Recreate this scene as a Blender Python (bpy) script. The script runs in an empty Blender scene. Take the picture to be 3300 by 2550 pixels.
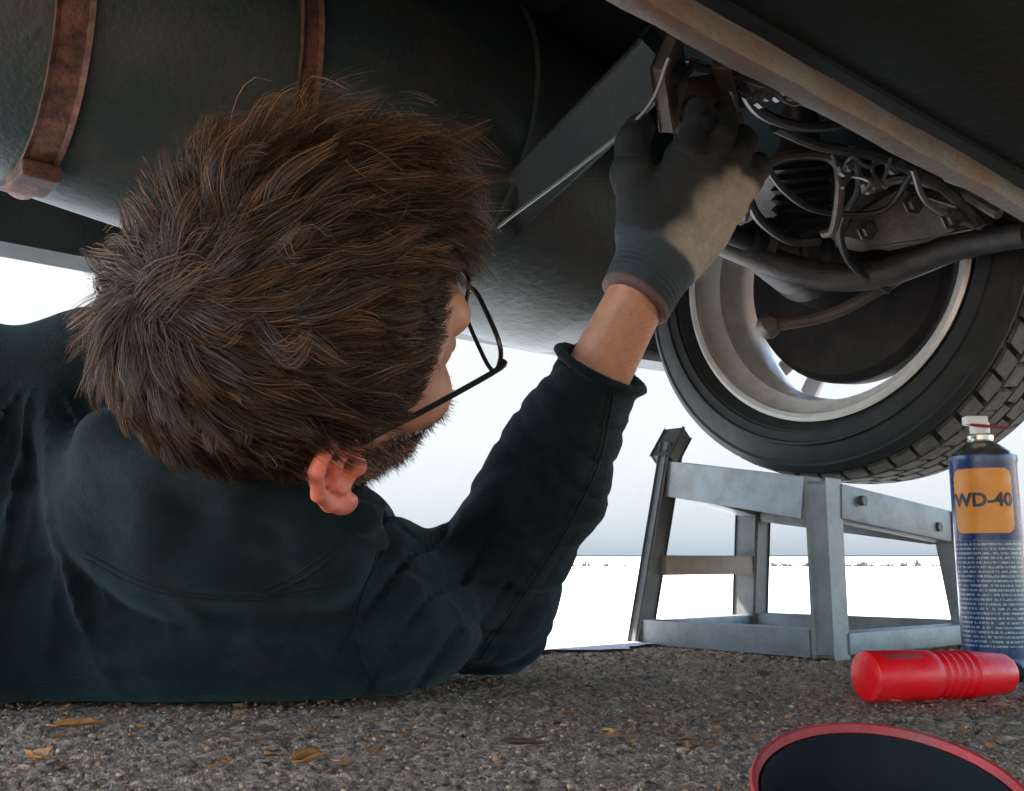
import bpy, bmesh, math, random
import numpy as np
from mathutils import Vector, Matrix
R = math.radians
random.seed(7); rng = np.random.default_rng(7)
sc = bpy.context.scene
C = sc.collection

# ------------------------------------------------------------------ camera
PITCH, EYE, FPX = R(9.5), 0.10, 1310.0          # camera tilt, height above ground, focal length in photo pixels
CU, CV = 1117.5, 870.5                          # optical axis
FW = 1335.0                                     # picture width in the same pixels
cam = bpy.data.cameras.new('camera'); co = bpy.data.objects.new('camera', cam); C.objects.link(co)
cam.sensor_width = 36.0; cam.lens = FPX / FW * 36.0
co.location = (0, 0, EYE); co.rotation_euler = (R(90) + PITCH, 0, 0)
cam.clip_start = 0.02; cam.clip_end = 2000
sc.camera = co
sc.render.resolution_x, sc.render.resolution_y = 1024, 791

# ------------------------------------------------------------------ light: sun from beyond the rear of the van
SUN_EL, SUN_AZ = R(45), R(-78)                  # azimuth from +Y, positive to +X
w = bpy.data.worlds.new('World'); sc.world = w; w.use_nodes = True
nt = w.node_tree
sky = nt.nodes.new('ShaderNodeTexSky'); sky.sky_type = 'NISHITA'; sky.sun_disc = False
sky.sun_elevation = SUN_EL; sky.sun_rotation = SUN_AZ
sky.air_density = 1.0; sky.dust_density = 0.6; sky.ozone_density = 1.0
nt.links.new(sky.outputs[0], nt.nodes['Background'].inputs[0])
nt.nodes['Background'].inputs[1].default_value = 0.15
sl = bpy.data.lights.new('sun', 'SUN'); so = bpy.data.objects.new('sun', sl); C.objects.link(so)
sl.energy = 4.5; sl.angle = R(0.6); sl.color = (1.0, 0.97, 0.93)
sd = Vector((math.sin(SUN_AZ) * math.cos(SUN_EL), math.cos(SUN_AZ) * math.cos(SUN_EL), math.sin(SUN_EL)))
so.rotation_euler = sd.to_track_quat('Z', 'Y').to_euler(); so.location = (-6, 3, 5)
sc.view_settings.view_transform = 'Standard'; sc.view_settings.look = 'None'
sc.view_settings.gamma = 1.0; sc.view_settings.use_curve_mapping = False
sc.view_settings.exposure = 2.3
sc.cycles.use_denoising = True
sc.cycles.max_bounces = 8; sc.cycles.diffuse_bounces = 5; sc.cycles.transparent_max_bounces = 8
sc.cycles.sample_clamp_indirect = 4.0; sc.cycles.caustics_reflective = False; sc.cycles.caustics_refractive = False

# ------------------------------------------------------------------ helpers
def P(u, v, Y):
    """world point at distance Y seen at photo point (u, v)"""
    xc, yc = (u - CU) / FPX, (CV - v) / FPX
    d = np.array([xc, math.cos(PITCH) - yc * math.sin(PITCH), math.sin(PITCH) + yc * math.cos(PITCH)])
    d = d * (Y / d[1]); d[2] += EYE
    return d
LD, FD = np.array([.76, .65, 0]), np.array([-.65, .76, 0])      # across the van / towards its rear
def lf(l, f, z): return l * LD + f * FD + np.array([0, 0, z])
def to_lf(p): return np.array([p[0] * .76 + p[1] * .65, -.65 * p[0] + .76 * p[1], p[2]])

def link(name, me, mat=None, parent=None):
    o = bpy.data.objects.new(name, me); C.objects.link(o)
    if mat is not None and me is not None: me.materials.append(mat)
    if parent is not None: o.parent = parent
    return o
def tag(o, label=None, cat=None, group=None, kind=None):
    for k, v in (('label', label), ('category', cat), ('group', group), ('kind', kind)):
        if v: o[k] = v
    return o
def thing(name, loc, label, cat, group=None, rotz=0):
    o = bpy.data.objects.new(name, None); C.objects.link(o)
    o.location = loc; o.rotation_euler = (0, 0, rotz); o.empty_display_size = .05
    return tag(o, label, cat, group)
def smooth(me, on=True):
    me.polygons.foreach_set('use_smooth', [on] * len(me.polygons)); return me
def from_np(name, v, f, sm=True):
    v = np.asarray(v, np.float32); f = np.asarray(f, np.int32)
    me = bpy.data.meshes.new(name); n = f.shape[1]
    me.vertices.add(len(v)); me.vertices.foreach_set('co', v.ravel())
    me.loops.add(f.size); me.loops.foreach_set('vertex_index', f.ravel())
    me.polygons.add(len(f))
    me.polygons.foreach_set('loop_start', np.arange(0, f.size, n, dtype=np.int32))
    me.polygons.foreach_set('loop_total', np.full(len(f), n, np.int32))
    me.update(calc_edges=True); me.validate()
    if sm: smooth(me)
    return me
def unit(v): return np.array(v, float) / np.linalg.norm(v)
class MB:
    """collects boxes, tubes and lathes, builds ONE mesh"""
    def __init__(s): s.bm = bmesh.new()
    def box(s, c, size, axes=None, bevel=0):
        r = bmesh.ops.create_cube(s.bm, size=1.0)['verts']
        ax = axes if axes is not None else np.eye(3)
        for v in r:
            l = np.array(v.co) * np.array(size)
            v.co = Vector(np.array(c) + ax[0] * l[0] + ax[1] * l[1] + ax[2] * l[2])
        if bevel:
            es = list({e for v in r for e in v.link_edges})
            bmesh.ops.bevel(s.bm, geom=es, offset=bevel, segments=2, affect='EDGES', profile=.6)
        return s
    def bar(s, a, b, wd, ht, up=(0, 0, 1), bevel=.002):
        a, b = np.array(a, float), np.array(b, float)
        d = b - a; L = np.linalg.norm(d); d /= L
        side = np.cross(np.array(up, float), d); side /= np.linalg.norm(side); u2 = np.cross(d, side)
        return s.box((a + b) / 2, (L, wd, ht), (d, side, u2), bevel)
    def tube(s, pts, r, n=8, caps=True):
        pts = [np.array(p, float) for p in pts]; m = len(pts)
        rs = r if hasattr(r, '__len__') else [r] * m
        rings = []; ref = None
        for i in range(m):
            d = pts[min(i + 1, m - 1)] - pts[max(i - 1, 0)]; d /= (np.linalg.norm(d) + 1e-12)
            if ref is None:
                ref = np.cross(d, [0, 0, 1.0])
                if np.linalg.norm(ref) < .1: ref = np.cross(d, [1.0, 0, 0])
            ref = ref - d * ref.dot(d); ref /= np.linalg.norm(ref); q = np.cross(d, ref)
            rings.append([s.bm.verts.new(Vector(pts[i] + rs[i] * (ref * math.cos(2 * math.pi * k / n) + q * math.sin(2 * math.pi * k / n)))) for k in range(n)])
        for A, B in zip(rings, rings[1:]):
            for k in range(n): s.bm.faces.new((A[k], A[(k + 1) % n], B[(k + 1) % n], B[k]))
        if caps:
            s.bm.faces.new(rings[0][::-1]); s.bm.faces.new(rings[-1])
        return s
    def lathe(s, prof, o, axis, n=48, close=False):
        """prof: (along axis, radius)"""
        o, axis = np.array(o, float), np.array(axis, float); axis /= np.linalg.norm(axis)
        e1 = np.cross(axis, [0, 0, 1.0])
        if np.linalg.norm(e1) < .1: e1 = np.cross(axis, [1.0, 0, 0])
        e1 /= np.linalg.norm(e1); e2 = np.cross(axis, e1)
        rings = []
        for x, r in prof:
            if r < 1e-6: rings.append([s.bm.verts.new(Vector(o + axis * x))])
            else: rings.append([s.bm.verts.new(Vector(o + axis * x + r * (e1 * math.cos(2 * math.pi * k / n) + e2 * math.sin(2 * math.pi * k / n)))) for k in range(n)])
        prs = list(zip(rings, rings[1:])) + ([(rings[-1], rings[0])] if close else [])
        for A, B in prs:
            for k in range(n):
                k2 = (k + 1) % n
                if len(A) == 1: s.bm.faces.new((A[0], B[k2], B[k]))
                elif len(B) == 1: s.bm.faces.new((A[k], A[k2], B[0]))
                else: s.bm.faces.new((A[k], A[k2], B[k2], B[k]))
        return s
    def poly(s, pts, faces):
        vs = [s.bm.verts.new(Vector(p)) for p in pts]
        for f in faces: s.bm.faces.new([vs[i] for i in f])
        return s
    def build(s, name, mat, parent=None, sm=False, angle=None):
        bmesh.ops.recalc_face_normals(s.bm, faces=s.bm.faces[:])
        me = bpy.data.meshes.new(name); s.bm.to_mesh(me); s.bm.free()
        if sm:
            smooth(me)
            me.set_sharp_from_angle(angle=angle or R(35))
        return link(name, me, mat, parent)
def spline(pts, n=8):
    pts = [np.array(p, float) for p in pts]; out = []
    q = [2 * pts[0] - pts[1]] + pts + [2 * pts[-1] - pts[-2]]
    for i in range(1, len(q) - 2):
        for k in range(n):
            t = k / n; a, b, c, d = q[i - 1:i + 3]
            out.append(.5 * (2 * b + (c - a) * t + (2 * a - 5 * b + 4 * c - d) * t * t + (3 * b - a - 3 * c + d) * t ** 3))
    return out + [pts[-1]]

# ------------------------------------------------------------------ materials
def mat(name, col, rough=.6, metal=0, noise=None, bump=0, bscale=200, spec=.5, attr=None, col2=None, sss=0, sss_r=(1, .3, .15), sss_s=.01, detail=6, rrange=0, dust=None):
    """noise=(scale, contrast lo, hi) mixes col with col2"""
    m = bpy.data.materials.new(name); m.use_nodes = True; n = m.node_tree; b = n.nodes['Principled BSDF']
    b.inputs['Roughness'].default_value = rough; b.inputs['Metallic'].default_value = metal
    b.inputs['Specular IOR Level'].default_value = spec
    tc = n.nodes.new('ShaderNodeTexCoord')
    def N(kind, **k):
        x = n.nodes.new(kind)
        for a, v in k.items(): x.inputs[a].default_value = v
        return x
    src = None
    if attr:
        at = n.nodes.new('ShaderNodeAttribute'); at.attribute_name = attr; src = at.outputs['Color']
    if noise:
        tx = N('ShaderNodeTexNoise', Scale=noise[0], Detail=detail, Roughness=.65); n.links.new(tc.outputs['Object'], tx.inputs['Vector'])
        mr = N('ShaderNodeMapRange'); mr.inputs['From Min'].default_value = noise[1]; mr.inputs['From Max'].default_value = noise[2]
        n.links.new(tx.outputs['Fac'], mr.inputs['Value'])
        mx = n.nodes.new('ShaderNodeMix'); mx.data_type = 'RGBA'
        n.links.new(mr.outputs[0], mx.inputs['Factor'])
        mx.inputs['A'].default_value = (*col, 1); mx.inputs['B'].default_value = (*(col2 or col), 1)
        if src is not None:
            m2 = n.nodes.new('ShaderNodeMix'); m2.data_type = 'RGBA'; m2.blend_type = 'MULTIPLY'; m2.inputs['Factor'].default_value = 1
            n.links.new(src, m2.inputs['A']); n.links.new(mx.outputs['Result'], m2.inputs['B']); src = m2.outputs['Result']
        else: src = mx.outputs['Result']
        if rrange:
            r2 = N('ShaderNodeMapRange'); r2.inputs['To Min'].default_value = rough; r2.inputs['To Max'].default_value = rough + rrange
            n.links.new(mr.outputs[0], r2.inputs['Value']); n.links.new(r2.outputs[0], b.inputs['Roughness'])
    if dust:
        dc = dust if isinstance(dust, tuple) else (.055, .06, .055)
        d1 = N('ShaderNodeTexNoise', Scale=11, Detail=9, Roughness=.75); n.links.new(tc.outputs['Object'], d1.inputs['Vector'])
        d2 = N('ShaderNodeMapRange'); d2.inputs['From Min'].default_value = .5; d2.inputs['From Max'].default_value = .78; n.links.new(d1.outputs['Fac'], d2.inputs['Value'])
        m3 = n.nodes.new('ShaderNodeMix'); m3.data_type = 'RGBA'; n.links.new(d2.outputs[0], m3.inputs['Factor'])
        if src is not None: n.links.new(src, m3.inputs['A'])
        else: m3.inputs['A'].default_value = (*col, 1)
        m3.inputs['B'].default_value = (*dc, 1); src = m3.outputs['Result']
    if src is not None: n.links.new(src, b.inputs['Base Color'])
    else: b.inputs['Base Color'].default_value = (*col, 1)
    if bump:
        t2 = N('ShaderNodeTexNoise', Scale=bscale, Detail=5, Roughness=.6); n.links.new(tc.outputs['Object'], t2.inputs['Vector'])
        bp = N('ShaderNodeBump', Strength=1.0, Distance=bump); n.links.new(t2.outputs['Fac'], bp.inputs['Height']); n.links.new(bp.outputs[0], b.inputs['Normal'])
    if sss:
        b.inputs['Subsurface Weight'].default_value = sss; b.inputs['Subsurface Radius'].default_value = sss_r; b.inputs['Subsurface Scale'].default_value = sss_s
    return m
M = dict(
    gravel=mat('gravel_ground', (.16, .098, .058), .95, noise=(170, .36, .64), col2=(.78, .53, .345), bump=.004, bscale=330, dust=(.46, .32, .21)),
    concrete=mat('pale_concrete', (.62, .62, .6), .9, noise=(9, .3, .7), col2=(.72, .72, .7), bump=.0015, bscale=120),
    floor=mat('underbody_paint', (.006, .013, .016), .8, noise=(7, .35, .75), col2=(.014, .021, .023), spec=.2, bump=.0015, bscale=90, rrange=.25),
    beam=mat('dusty_crossmember', (.15, .155, .145), .6, noise=(14, .4, .62), col2=(.15, .10, .078), bump=.002, bscale=120, metal=.1, dust=(.06, .045, .04)),
    tank=mat('weathered_tank', (.030, .054, .060), .45, noise=(11, .42, .8), col2=(.058, .055, .052), bump=.0012, bscale=110, metal=.45, rrange=.2, dust=(.055, .058, .056)),
    strap=mat('rusty_strap', (.026, .011, .009), .7, noise=(55, .38, .62), col2=(.12, .055, .04), bump=.001, bscale=300, metal=.2),
    bumper=mat('dark_bumper', (.018, .03, .034), .5, noise=(14, .4, .7), col2=(.035, .045, .048), bump=.0006, bscale=200),
    dark=mat('dark_metal', (.03, .033, .036), .5, noise=(40, .35, .7), col2=(.075, .065, .058), bump=.001, bscale=200, metal=.2),
    drum=mat('brake_black', (.014, .014, .015), .7, noise=(30, .4, .75), col2=(.035, .028, .024), bump=.001, bscale=150, spec=.25),
    arm=mat('dirty_arm', (.055, .05, .047), .55, noise=(26, .35, .7), col2=(.15, .12, .095), bump=.001, bscale=200, metal=.3),
    rubber=mat('tyre_rubber', (.009, .012, .014), .75, noise=(25, .4, .8), col2=(.026, .028, .028), bump=.0006, bscale=300),
    tread=mat('dusty_tread', (.06, .062, .06), .9, noise=(60, .3, .7), col2=(.16, .155, .145), bump=.001, bscale=400),
    alloy=mat('alloy', (.88, .88, .88), .4, metal=.3, noise=(18, .45, .8), col2=(.5, .48, .45), bump=.0004, bscale=250, rrange=.25),
    cable=mat('cable_black', (.02, .02, .022), .45),
    wire=mat('steel_wire', (.16, .165, .165), .5, metal=.6),
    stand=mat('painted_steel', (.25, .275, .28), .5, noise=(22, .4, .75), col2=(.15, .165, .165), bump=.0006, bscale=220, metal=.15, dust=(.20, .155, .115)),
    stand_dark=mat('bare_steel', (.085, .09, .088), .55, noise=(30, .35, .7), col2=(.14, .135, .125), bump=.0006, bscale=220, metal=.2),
    wood=mat('brown_bar', (.22, .16, .12), .7, noise=(60, .3, .7), col2=(.3, .23, .18), bump=.0006, bscale=200),
    can_blue=mat('can_blue', (.010, .04, .15), .26, noise=(45, .5, .8), col2=(.03, .05, .11), spec=.6, rrange=.3),
    can_silver=mat('can_silver', (.6, .6, .58), .25, metal=.95),
    can_white=mat('can_cap', (.78, .8, .8), .4),
    can_yellow=mat('label_yellow', (.85, .30, .02), .35, noise=(60, .4, .8), col2=(.72, .24, .02), rrange=.2),
    can_ink=mat('label_ink', (.015, .014, .03), .4),
    red=mat('red_plastic', (.90, .004, .008), .32, noise=(30, .4, .8), col2=(.78, .005, .012), bump=.0004, bscale=200, rrange=.3, dust=(.62, .035, .035)),
    rim_red=mat('red_rim', (.42, .022, .026), .55, noise=(40, .35, .7), col2=(.26, .04, .04), bump=.0006, bscale=300, dust=(.2, .14, .12)),
    bowl=mat('black_bowl', (.006, .009, .011), .75, noise=(30, .5, .85), col2=(.016, .018, .017), spec=.15),
    leaf=mat('dry_leaf', (.50, .21, .055), .7, noise=(90, .3, .7), col2=(.30, .11, .03), bump=.0005, bscale=200),
    paint=mat('van_paint', (.06, .09, .11), .3, spec=.6),
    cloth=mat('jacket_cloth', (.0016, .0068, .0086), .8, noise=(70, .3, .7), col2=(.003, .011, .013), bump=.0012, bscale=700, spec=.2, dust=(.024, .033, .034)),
    trouser=mat('trouser_cloth', (.02, .025, .04), .9, bump=.0005, bscale=700),
    boot=mat('boot_leather', (.03, .022, .018), .5),
    skin=mat('skin', (.8, .8, .8), .48, noise=(120, .3, .7), col2=(1, 1, 1), attr='Col', bump=.0005, bscale=500, sss=.3, sss_s=.006),
    glove=mat('glove', (.75, .75, .75), .75, noise=(150, .3, .7), col2=(1.1, 1.1, 1.1), attr='Col', bump=.0008, bscale=900),
    black=mat('black_plastic', (.012, .012, .014), .3),
    eye=mat('eye_white', (.7, .68, .64), .2),
)
_b = M['cloth'].node_tree.nodes['Principled BSDF']; _b.inputs['Sheen Weight'].default_value = .14; _b.inputs['Sheen Roughness'].default_value = .35; _b.inputs['Sheen Tint'].default_value = (.45, .75, .85, 1)
def glass_mat():
    m = bpy.data.materials.new('lens_glass'); m.use_nodes = True; n = m.node_tree; n.nodes.clear()
    out = n.nodes.new('ShaderNodeOutputMaterial'); t = n.nodes.new('ShaderNodeBsdfTransparent'); g = n.nodes.new('ShaderNodeBsdfGlossy')
    g.inputs['Roughness'].default_value = .02; t.inputs[0].default_value = (.95, .97, .97, 1)
    mx = n.nodes.new('ShaderNodeMixShader'); mx.inputs[0].default_value = .06
    n.links.new(t.outputs[0], mx.inputs[1]); n.links.new(g.outputs[0], mx.inputs[2]); n.links.new(mx.outputs[0], out.inputs[0])
    return m
M['lens'] = glass_mat()
def hair_mat():
    m = bpy.data.materials.new('brown_hair'); m.use_nodes = True; n = m.node_tree; b = n.nodes['Principled BSDF']
    at = n.nodes.new('ShaderNodeAttribute'); at.attribute_name = 'Col'; n.links.new(at.outputs['Color'], b.inputs['Base Color'])
    b.inputs['Roughness'].default_value = .48; b.inputs['Specular IOR Level'].default_value = .32
    tr = n.nodes.new('ShaderNodeBsdfTranslucent'); n.links.new(at.outputs['Color'], tr.inputs[0])
    mx = n.nodes.new('ShaderNodeMixShader'); mx.inputs[0].default_value = .42
    n.links.new(b.outputs[0], mx.inputs[1]); n.links.new(tr.outputs[0], mx.inputs[2]); n.links.new(mx.outputs[0], n.nodes['Material Output'].inputs[0])
    return m
M['hair'] = hair_mat()
def mlabel():
    """lower label of the can: dark blue with rows of pale print"""
    m = bpy.data.materials.new('label_print'); m.use_nodes = True; n = m.node_tree; b = n.nodes['Principled BSDF']; b.inputs['Roughness'].default_value = .3
    tc = n.nodes.new('ShaderNodeTexCoord'); sp = n.nodes.new('ShaderNodeSeparateXYZ'); n.links.new(tc.outputs['Object'], sp.inputs[0])
    def mth(op, a, v):
        x = n.nodes.new('ShaderNodeMath'); x.operation = op
        if hasattr(a, 'links'): n.links.new(a, x.inputs[0])
        if hasattr(v, 'links'): n.links.new(v, x.inputs[1])
        else: x.inputs[1].default_value = v
        return x.outputs[0]
    row = mth('LESS_THAN', mth('FRACT', mth('MULTIPLY', sp.outputs[2], 230), 0), .5)
    nz = n.nodes.new('ShaderNodeTexNoise'); nz.inputs['Scale'].default_value = 1; nz.inputs['Detail'].default_value = 1
    mp = n.nodes.new('ShaderNodeMapping'); mp.inputs['Scale'].default_value = (900, 900, 230); n.links.new(tc.outputs['Object'], mp.inputs[0]); n.links.new(mp.outputs[0], nz.inputs['Vector'])
    ink = mth('MULTIPLY', row, mth('GREATER_THAN', nz.outputs['Fac'], .47))
    mx = n.nodes.new('ShaderNodeMix'); mx.data_type = 'RGBA'; n.links.new(ink, mx.inputs['Factor'])
    mx.inputs['A'].default_value = (.01, .03, .09, 1); mx.inputs['B'].default_value = (.30, .38, .46, 1)
    n.links.new(mx.outputs['Result'], b.inputs['Base Color']); return m
M['can_print'] = mlabel()

# ------------------------------------------------------------------ signed-distance modelling (body, clothes, glove)
def cap(a, b, ra, rb=None):
    a, b = np.array(a, np.float32), np.array(b, np.float32); rb = ra if rb is None else rb; ba = b - a; L = float(ba @ ba)
    def f(p):
        t = np.clip(((p - a) @ ba) / L, 0, 1)
        return np.linalg.norm(p - a - t[:, None] * ba, axis=1) - (ra + (rb - ra) * t)
    return f
def ell(c, r, ax=None):
    c, r = np.array(c, np.float32), np.array(r, np.float32); A = np.eye(3, dtype=np.float32) if ax is None else np.array(ax, np.float32)
    def f(p):
        q = (p - c) @ A.T
        k0 = np.linalg.norm(q / r, axis=1); k1 = np.linalg.norm(q / (r * r), axis=1) + 1e-9
        return k0 * (k0 - 1) / k1
    return f
def chain(pts, rs): return [cap(pts[i], pts[i + 1], rs[i], rs[i + 1]) for i in range(len(pts) - 1)]
def smin(a, b, k):
    h = np.clip(.5 + .5 * (b - a) / k, 0, 1); return b * (1 - h) + a * h - k * h * (1 - h)
def union(prims):
    """prims: (function, blend)"""
    def f(p):
        use = prims
        if len(prims) > 6 and len(p) > 500:
            lo, hi = p.min(0), p.max(0); c = ((lo + hi) / 2)[None]; r = np.linalg.norm(hi - lo) / 2
            if r < .12:
                ds = [float(g(c)[0]) for g, k in prims]; m = min(ds)
                use = [q for q, e in zip(prims, ds) if e < m + 2.4 * r + .06]
        d = None
        for g, k in use:
            e = g(p); d = e if d is None else (smin(d, e, k) if k > 0 else np.minimum(d, e))
        return d
    return f
def mesh_sdf(name, f, lo, hi, h, B=10):
    lo, hi = np.array(lo, np.float32), np.array(hi, np.float32)
    nb = np.ceil((hi - lo) / (h * B)).astype(int); n = nb * B + 1
    V = np.empty(n, np.float32)
    bi = np.stack(np.meshgrid(*[np.arange(k) for k in nb], indexing='ij'), -1).reshape(-1, 3)
    dc = f((lo + (bi * B + B / 2) * h).astype(np.float32))
    loc = np.stack(np.meshgrid(*[np.arange(B + 1)] * 3, indexing='ij'), -1).reshape(-1, 3)
    near = np.abs(dc) < B * h * .9 * 1.35 + .012
    for (i, j, k), d, nr in zip(bi, dc, near):
        if not nr: V[i * B:i * B + B + 1, j * B:j * B + B + 1, k * B:k * B + B + 1] = d
    sel = bi[near]
    for s in range(0, len(sel), 3):
        q = sel[s:s + 3]
        g = (q[:, None, :] * B + loc[None]).reshape(-1, 3)
        d = f((lo + g * h).astype(np.float32))
        V[g[:, 0], g[:, 1], g[:, 2]] = d
    V[0] = V[-1] = 1; V[:, 0] = V[:, -1] = 1; V[:, :, 0] = V[:, :, -1] = 1
    I = V < 0
    cnt = np.zeros(n - 1, np.int8); off = [(a, b, c) for a in (0, 1) for b in (0, 1) for c in (0, 1)]
    for a, b, c in off: cnt += I[a:n[0] - 1 + a, b:n[1] - 1 + b, c:n[2] - 1 + c]
    act = np.argwhere((cnt > 0) & (cnt < 8)); idx = np.full(n - 1, -1, np.int32); idx[tuple(act.T)] = np.arange(len(act))
    acc = np.zeros((len(act), 3)); num = np.zeros(len(act))
    for ax in range(3):
        o1, o2 = [x for x in range(3) if x != ax]
        for p in (0, 1):
            for q in (0, 1):
                s = np.zeros(3, int); s[o1], s[o2] = p, q; e = s.copy(); e[ax] = 1
                va = V[tuple((act + s).T)]; vb = V[tuple((act + e).T)]; m = (va < 0) != (vb < 0)
                t = va / np.where(m, va - vb, 1); pos = s[None] + (e - s)[None] * t[:, None]
                acc[m] += pos[m]; num[m] += 1
    verts = lo + (act + acc / num[:, None]) * h
    quads = []
    for ax in range(3):
        o1, o2 = [(1, 2), (2, 0), (0, 1)][ax]
        A = np.moveaxis(I, ax, 0); sl_a = [slice(None)] * 3; sl_b = [slice(None)] * 3; sl_a[ax] = slice(0, -1); sl_b[ax] = slice(1, None)
        ch = np.argwhere(I[tuple(sl_a)] != I[tuple(sl_b)])
        ch = ch[(ch[:, o1] > 0) & (ch[:, o2] > 0) & (ch[:, o1] < n[o1] - 1) & (ch[:, o2] < n[o2] - 1)]
        def cell(d1, d2):
            c = ch.copy(); c[:, o1] -= d1; c[:, o2] -= d2; return idx[tuple(c.T)]
        qd = np.stack([cell(1, 1), cell(0, 1), cell(0, 0), cell(1, 0)], 1)
        flip = ~I[tuple(ch.T)]; qd[flip] = qd[flip][:, ::-1]
        quads.append(qd)
    quads = np.concatenate(quads); quads = quads[(quads >= 0).all(1)]
    return from_np(name, verts, quads)
def vcol(me, col):
    a = me.color_attributes.new('Col', 'FLOAT_COLOR', 'POINT')
    a.data.foreach_set('color', np.concatenate([col, np.ones((len(col), 1))], 1).astype(np.float32).ravel())
def verts_of(me):
    v = np.empty(len(me.vertices) * 3, np.float32); me.vertices.foreach_get('co', v); return v.reshape(-1, 3)
def wob(p, s, seed=0):
    """cheap smooth noise in -1..1"""
    r = np.random.default_rng(seed); out = 0
    for k in range(4):
        a = r.normal(size=3) * s; b = r.normal(size=3) * s * .7
        out = out + np.sin(p @ a + r.uniform(0, 6) + 1.2 * np.sin(p @ b + r.uniform(0, 6)))
    return out / 4

# ------------------------------------------------------------------ the ground
def ground():
    xs = np.concatenate([[-400, -60, -12, -4], np.arange(-1.6, -.62, .03), np.arange(-.6, .8, .0032), np.arange(.82, 1.8, .03), [4, 12, 60, 400]])
    ys = np.concatenate([[-400, -60, -12, -3], np.arange(-.5, .3, .03), np.arange(.31, .62, .0026), np.arange(.62, 1.3, .0045), np.arange(1.31, 2.2, .03), [4, 12, 60, 400]])
    X, Y = np.meshgrid(xs, ys, indexing='ij'); p = np.stack([X, Y, 0 * X], -1).reshape(-1, 3)
    inn = (np.abs(p[:, 0] - .1) < 1.6) & (np.abs(p[:, 1] - .85) < 1.3)
    p[:, 2] = np.where(inn, .0016 * wob(p, 40, 3) + .0010 * wob(p, 110, 4), 0) - .003
    fine = (p[:, 0] > -.6) & (p[:, 0] < .8) & (p[:, 1] > .31) & (p[:, 1] < 1.3); p[:, 2] += fine * np.clip(rng.normal(0, .0011, len(p)), -.0022, .0022)
    i = np.arange(len(xs) * len(ys)).reshape(len(xs), len(ys))
    f = np.stack([i[:-1, :-1], i[1:, :-1], i[1:, 1:], i[:-1, 1:]], -1).reshape(-1, 4)
    o = link('ground', from_np('ground', p, f), M['gravel']); tag(o, kind='structure')
    # pale concrete yard beyond the gravel strip, its edge running across the van
    mb = MB(); n = 600; e = []
    for k in range(n + 1):
        l = -6 + 12 * k / n
        e.append(lf(l, .87 + .02 * math.sin(l * 19) + .012 * math.sin(l * 47 + 1) + .006 * math.sin(l * 131), .001))
    far = [lf(-300, 300, .001), lf(-300, .87, .001)], [lf(300, .87, .001), lf(300, 300, .001)]
    pts = [far[0][0], far[0][1]] + e + [far[1][0], far[1][1]]
    mb.poly(pts, [list(range(len(pts)))])
    tag(mb.build('pavement', M['concrete']), kind='structure')
ground()
def stones():
    ico = bmesh.new(); bmesh.ops.create_icosphere(ico, subdivisions=1, radius=1); bv = np.array([v.co for v in ico.verts]); bf = np.array([[v.index for v in f.verts] for f in ico.faces]); ico.free()
    n = 30000
    x = rng.uniform(-.75, .95, n); y = .22 + (rng.random(n) ** 1.3) * 1.1
    f_ = -.65 * x + .76 * y; keep = f_ < .88 + .05 * rng.normal(size=n) ** 2; x, y = x[keep], y[keep]; n = len(x)
    s = .0007 + .0012 * rng.random(n) ** 2 + (rng.random(n) < .01) * .0035 * rng.random(n)
    sc3 = s[:, None] * rng.uniform(.6, 1.25, (n, 3)); sc3[:, 2] *= .75
    ang = rng.uniform(0, 6.28, n); ca, sa = np.cos(ang), np.sin(ang)
    jit = rng.uniform(.5, 1.35, (n, len(bv), 1))
    q = bv[None] * jit * sc3[:, None, :]
    px = q[..., 0] * ca[:, None] - q[..., 1] * sa[:, None]; py = q[..., 0] * sa[:, None] + q[..., 1] * ca[:, None]
    v = np.stack([px + x[:, None], py + y[:, None], q[..., 2] + sc3[:, 2:3] * .2 - .002], -1).reshape(-1, 3)
    f = (bf[None] + (np.arange(n) * len(bv))[:, None, None]).reshape(-1, 3)
    me = from_np('gravel', v, f, False)
    base = np.array([[.25, .22, .19], [.34, .305, .27], [.12, .1, .085], [.42, .39, .35], [.25, .165, .105], [.29, .27, .25]])
    col = np.array([1.35, .98, .68]) * base[rng.choice(6, n, p=[.32, .20, .26, .01, .15, .06])] * rng.uniform(.7, 1.2, (n, 1))
    vcol(me, np.repeat(col, len(bv), 0))
    o = link('gravel', me, mat('gravel_grains', (.9, .9, .9), .9, attr='Col', noise=(300, .3, .7), col2=(1.1, 1.1, 1.1)))
    tag(o, kind='stuff')
    tag(o, 'fine grey and brown gravel scattered over the ground under the van', 'gravel')
stones()

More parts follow.
